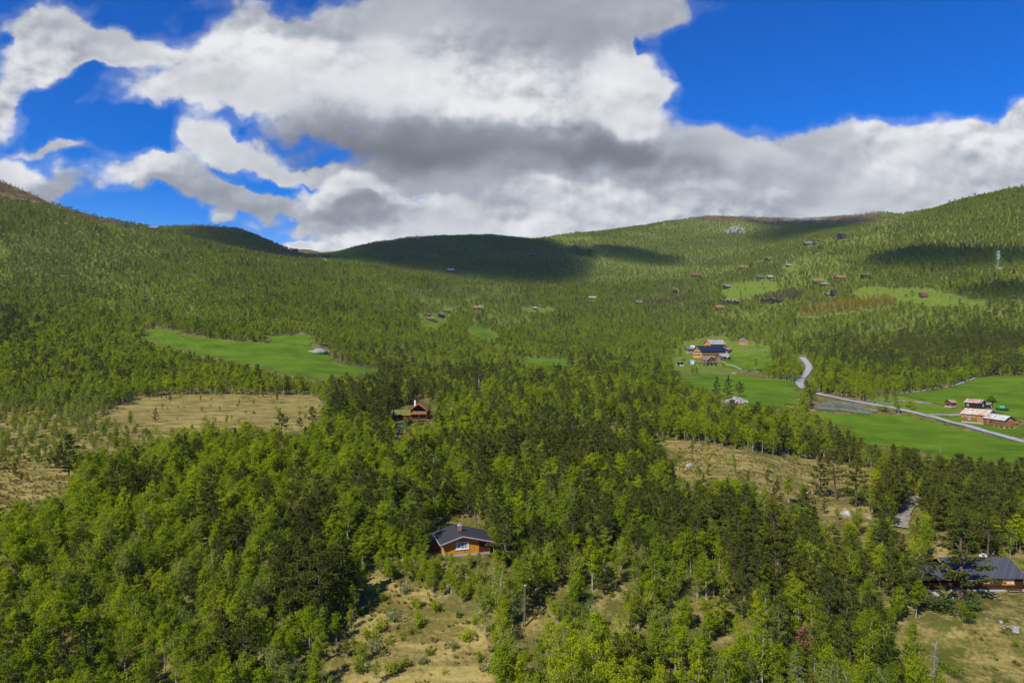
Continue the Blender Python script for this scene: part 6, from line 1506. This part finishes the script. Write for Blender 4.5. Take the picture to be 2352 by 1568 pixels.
# ------------------------------------------------------------------ sky, sun, camera
def build_sky():
    w = bpy.data.worlds.new('World'); SC.world = w; w.use_nodes = True
    nt = NT(w.node_tree); w.node_tree.nodes.clear()
    sky = nt.n('ShaderNodeTexSky', sky_type='NISHITA'); sky.sun_disc = False
    sky.sun_elevation = SUN_EL; sky.sun_rotation = SUN_AZ; sky.altitude = 900; sky.air_density = .9; sky.dust_density = .15; sky.ozone_density = 3.0
    hs = nt.n('ShaderNodeHueSaturation'); hs.inputs['Saturation'].default_value = 1.55; hs.inputs['Value'].default_value = 1.0; hs.inputs['Hue'].default_value = .520
    nt.l(sky.outputs[0], hs.inputs['Color'])
    tc = nt.n('ShaderNodeTexCoord'); sep = nt.n('ShaderNodeSeparateXYZ'); nt.l(tc.outputs['Generated'], sep.inputs[0])
    yy = nt.math('MAXIMUM', sep.outputs[1], .12)
    X = nt.math('DIVIDE', sep.outputs[0], yy); Z = nt.math('DIVIDE', sep.outputs[2], yy)
    cm = nt.n('ShaderNodeCombineXYZ'); nt.l(X, cm.inputs[0]); nt.l(Z, cm.inputs[1]); Pd = cm.outputs[0]
    # ragged edges
    def wob(scale, amt, det):
        nz = nt.n('ShaderNodeTexNoise'); nt.l(Pd, nz.inputs['Vector']); nz.inputs['Scale'].default_value = scale; nz.inputs['Detail'].default_value = det; nz.inputs['Roughness'].default_value = .55
        return nt.vmath('SCALE', nt.vmath('SUBTRACT', nz.outputs['Color'], (.5, .5, .5)), scale=amt)
    Pw = nt.vmath('ADD', Pd, nt.vmath('ADD', wob(4.5, .12, 2), wob(14, .07, 5)))
    D, Bn, Bd = None, None, None
    for (cu, cv, ru, rv, rot, a, b, *wt) in CLOUDS:
        mp = nt.n('ShaderNodeMapping', vector_type='TEXTURE')
        mp.inputs['Location'].default_value = ((cu - CU) / FOC, (CV - cv) / FOC, 0); mp.inputs['Rotation'].default_value = (0, 0, -rot)
        mp.inputs['Scale'].default_value = (1.45 * ru / FOC, 1.45 * rv / FOC, 1)
        nt.l(Pw, mp.inputs[0])
        tone = a == .01
        g = nt.n('ShaderNodeTexGradient', gradient_type='SPHERICAL' if a > 0 and not tone else 'QUADRATIC_SPHERE'); nt.l(mp.outputs[0], g.inputs[0]); g = g.outputs[1]
        if not tone: D = nt.math('MULTIPLY', g, a) if D is None else nt.math('MULTIPLY_ADD', g, a, D)
        if a > 0:
            g3 = nt.math('MULTIPLY', g, wt[0] * .55) if tone else nt.math('MULTIPLY', g, g)
            Bd = nt.math('ADD', g3, .0005) if Bd is None else nt.math('ADD', g3, Bd)
            Bn = nt.math('MULTIPLY', g3, b) if Bn is None else nt.math('MULTIPLY_ADD', g3, b, Bn)
    st = nt.vmath('MULTIPLY', Pd, (1, 1.45, 1))
    st = nt.vmath('ADD', st, wob(9, .03, 3))
    def billow(v):
        o = nt.math('MULTIPLY', nt.noise(v, 4.2, 14, .64), .50)
        for scl_, w_ in ((7.5, .27), (17, .17), (40, .08), (90, .03)):
            vo = nt.n('ShaderNodeTexVoronoi', feature='SMOOTH_F1', voronoi_dimensions='2D'); nt.l(v, vo.inputs['Vector']); vo.inputs['Scale'].default_value = scl_; vo.inputs['Smoothness'].default_value = .55
            o = nt.math('ADD', o, nt.math('MULTIPLY', nt.math('SUBTRACT', .92, vo.outputs['Distance']), w_))
        return o
    f1 = billow(st); f2 = billow(nt.vmath('ADD', st, (-.008, .017, 0)))
    big = nt.noise(nt.vmath('ADD', st, (3.7, 1.3, 0)), 2.6, 4, .5)
    d = nt.math('ADD', D, nt.math('ADD', nt.math('MULTIPLY', nt.math('SUBTRACT', f1, .555), 1.45), nt.math('MULTIPLY', nt.math('SUBTRACT', big, .5), .5)))
    alpha = nt.step(d, .24, .66)
    wisp = nt.math('MULTIPLY', nt.step(d, .06, .40), .18)
    alpha = nt.math('MAXIMUM', alpha, wisp)
    relief = nt.math('MULTIPLY', nt.math('SUBTRACT', f1, f2), nt.step(nt.noise(st, 3.1, 3, .5), .34, .62))
    B = nt.math('DIVIDE', Bn, nt.math('ADD', Bd, .0002))
    thick = nt.step(d, .75, 1.9)
    rim = nt.math('MULTIPLY', nt.math('SUBTRACT', 1.0, nt.step(d, .4, .95)), .05)
    B = nt.math('ADD', nt.math('ADD', B, nt.math('MULTIPLY', nt.math('MULTIPLY', relief, RELIEF), nt.step(B, .25, .80))), nt.math('ADD', rim, nt.math('MULTIPLY', nt.math('SUBTRACT', big, .5), .35)))
    B = nt.math('MAXIMUM', B, .18)
    ccol = nt.ramp(B, [(.12, (.10, .115, .145)), (.35, (.25, .27, .31)), (.6, (.44, .47, .53)), (.85, (.74, .76, .79)), (1.0, (.90, .90, .92))])
    front = nt.math('GREATER_THAN', sep.outputs[1], .13)
    alpha = nt.math('MULTIPLY', nt.math('MULTIPLY', alpha, front), nt.step(sep.outputs[2], -.02, .01))
    bg = nt.n('ShaderNodeBackground'); bg.inputs[1].default_value = SKY_STRENGTH; nt.l(hs.outputs[0], bg.inputs[0])
    bc = nt.n('ShaderNodeBackground'); nt.l(ccol, bc.inputs[0]); bc.inputs[1].default_value = .75
    mx = nt.n('ShaderNodeMixShader'); nt.l(alpha, mx.inputs[0]); nt.l(bg.outputs[0], mx.inputs[1]); nt.l(bc.outputs[0], mx.inputs[2])
    nt.l(mx.outputs[0], nt.n('ShaderNodeOutputWorld').inputs[0])
    w.cycles.sampling_method = 'MANUAL'; w.cycles.sample_map_resolution = 512
SKY_STRENGTH = .125
RELIEF = 2.2
CLOUDS = [  # centre u, v, half width, half height, tilt, amount, brightness
 (900,170,470,150,0,1.3,.84),(1250,230,230,170,0,1.2,.84),(1180,40,380,90,0,1.2,.55),(1420,20,130,60,0,1.0,.58),(1540,-10,80,50,0,.8,.58),(480,215,230,50,-.06,1.0,.82),(680,150,200,80,0,.8,.90),
 (980,335,300,75,.05,1.3,.34),(1180,330,220,70,0,1.1,.36),(1360,345,120,50,0,1.2,.33),(620,108,80,34,0,.7,1.0),(1390,175,100,80,0,.9,.92),(1160,110,160,50,0,.6,.45),(1080,240,200,40,0,.5,.95),(1440,250,80,60,0,.8,.82),(760,250,160,50,0,.6,.92),
 (200,95,200,60,.15,.8,.66),(60,140,120,64,0,.85,.70),(110,45,150,56,0,1.0,.68),(270,105,120,40,.1,.75,.74),(560,50,220,40,.1,.5,.62),(20,230,50,50,0,.8,.7),
 (50,400,90,60,0,1.1,.82),(130,440,70,50,0,.7,.58),(150,335,95,15,.16,.8,.66),(320,400,120,36,.0,1.0,.80),(440,425,140,38,.10,.95,.60),(570,455,100,28,.1,.9,.5),(480,335,80,40,.1,1.0,.84),(580,370,120,30,.22,.95,.78),(690,398,90,18,.15,.8,.74),
 (620,455,110,28,.1,.7,.56),(800,455,115,38,0,1.1,.80),(830,495,150,24,0,.9,.46),(900,415,160,40,0,.7,.50),(1040,430,200,40,0,.7,.56),(1000,510,220,34,0,1.0,.74),(1250,470,240,50,0,1.1,.78),(1300,515,260,34,0,.9,.80),(1080,535,200,24,0,.8,.76),
 (1150,560,420,36,0,.9,.86),(1700,540,420,40,0,1.0,.84),(2150,520,320,40,0,.9,.78),(900,575,200,18,0,.7,.72),(1450,560,260,36,0,.8,.86),
 (503,490,30,18,0,1.2,.62),(590,505,70,20,0,.45,.55),(690,552,80,14,0,.9,.66),(850,548,110,18,0,.8,.78),(740,520,90,16,0,.5,.6),
 (1600,345,130,70,0,1.2,.60),(1500,400,130,50,0,.9,.54),(1700,400,170,60,0,1.2,.68),(1850,320,80,40,0,.8,.62),(1980,390,180,80,0,1.2,.72),(2150,350,180,80,0,1.2,.80),(2320,350,140,80,0,1.2,.80),
 (1620,470,340,44,0,1.1,.74),(1980,460,320,46,0,1.1,.72),(1480,510,240,24,0,.8,.80),(2260,430,180,44,0,.9,.72),(2600,380,260,140,0,1.3,.7),(-200,300,200,160,0,1.0,.7),
 # tones within the big clouds
 (1000,350,300,60,.06,.01,.22,4),(1120,300,240,60,.05,.01,.36,3),(820,310,150,50,.2,.01,.56,3),(1360,350,120,45,0,.01,.24,5),(1240,390,200,30,0,.01,.50,4),(1150,30,330,80,0,.01,.42,3),(1270,120,110,90,.2,.01,.40,3),(1330,60,100,60,0,.01,.38,3),
 (620,110,120,45,0,.01,1.05,4),(760,190,220,60,0,.01,.95,3),(980,190,200,60,0,.01,.98,3),(1390,170,80,70,0,.01,1.0,4),(1450,240,70,60,0,.01,.88,3),(1170,240,120,50,0,.01,.92,3),(480,220,140,40,0,.01,.80,3),
 (900,45,180,60,0,.01,.66,3),(730,40,140,50,0,.01,.56,3),(250,70,110,40,0,.01,.62,3),(330,130,110,40,0,.01,.84,3),(120,160,80,40,0,.01,.80,3),(60,235,60,40,0,.01,.92,3),
 (1620,320,90,40,0,.01,.74,3),(1560,400,110,34,0,.01,.46,3),(1700,370,110,40,0,.01,.82,3),(1830,410,140,40,0,.01,.60,3),(1960,350,110,40,0,.01,.66,3),(2060,400,110,40,0,.01,.86,3),(2160,300,120,40,0,.01,.94,4),(2280,320,110,40,0,.01,.84,3),(2230,400,140,40,0,.01,.64,3),(2330,440,120,40,0,.01,.56,3),
 (1900,480,140,30,0,.01,.86,3),(1700,470,140,26,0,.01,.52,3),(1560,490,150,24,0,.01,.88,3),(1350,480,140,24,0,.01,.74,3),(1200,515,140,22,0,.01,.88,3),(1130,450,120,20,0,.01,.58,3),(1000,480,120,24,0,.01,.82,3),(800,440,90,22,0,.01,.95,4),(850,490,120,18,0,.01,.38,4),(950,545,140,16,0,.01,.84,3),(1750,510,150,20,0,.01,.66,3),(2050,500,200,22,0,.01,.60,3),
 (70,370,50,40,0,.01,1.0,3),(110,440,80,34,0,.01,.46,3),(320,395,90,22,0,.01,.92,3),(420,440,120,22,0,.01,.42,4),(590,470,100,18,0,.01,.44,3),
 (300,300,170,60,0,-.9,0),(300,20,70,24,0,-.8,0),(450,45,60,30,0,-.7,0),(140,205,100,30,0,-.8,0),(230,160,60,24,0,-.6,0),(720,75,50,22,0,-.5,0),(15,85,40,28,0,-.7,0),(330,500,150,36,0,-.8,0),(1790,140,300,130,0,-1.2,0),(2170,110,330,120,0,-1.2,0),

 (1470,90,34,34,0,-.9,0),(770,325,60,12,.4,-.5,0),(560,310,34,16,0,-.4,0),(720,420,50,10,.3,-.5,0),(1110,440,26,8,0,-.5,0),(740,545,50,12,0,-.5,0)]
build_sky()
sun = bpy.data.lights.new('sun', 'SUN'); sun.energy = 4.2; sun.angle = math.radians(.53); sun.color = (1, .95, .87)
so = bpy.data.objects.new('sun', sun); COL.objects.link(so); so.rotation_euler = (-sun_dir).to_track_quat('-Z', 'Y').to_euler()
cam = bpy.data.cameras.new('camera'); cam.sensor_width = 36; cam.lens = 24; cam.clip_end = 20000; cam.clip_start = .5
co = bpy.data.objects.new('camera', cam); COL.objects.link(co); co.location = (0, 0, CZ); co.rotation_euler = (math.radians(90), 0, 0); SC.camera = co
SC.view_settings.view_transform = 'Standard'; SC.view_settings.look = 'None'; SC.view_settings.gamma = 1; SC.view_settings.exposure = .34
cy = SC.cycles
cy.max_bounces = 4; cy.diffuse_bounces = 2; cy.glossy_bounces = 1; cy.transmission_bounces = 2; cy.transparent_max_bounces = 4; cy.volume_bounces = 0
cy.caustics_reflective = False; cy.caustics_refractive = False; cy.sample_clamp_indirect = 3
cy.use_denoising = DENOISE

if HAZE:
    m, nt = material('air')
    pv = nt.n('ShaderNodeVolumePrincipled'); pv.inputs['Color'].default_value = (.80, .88, 1, 1); pv.inputs['Density'].default_value = HAZE
    nt.l(pv.outputs[0], nt.n('ShaderNodeOutputMaterial').inputs['Volume'])
    mb = MB(); mb.box(-9900, 9900, -9900, 9900, float(ZG.min()) - 12, max(float(ZG.max()) + 25, 300)); o = mb.build('haze', 'air'); o['kind'] = 'stuff'
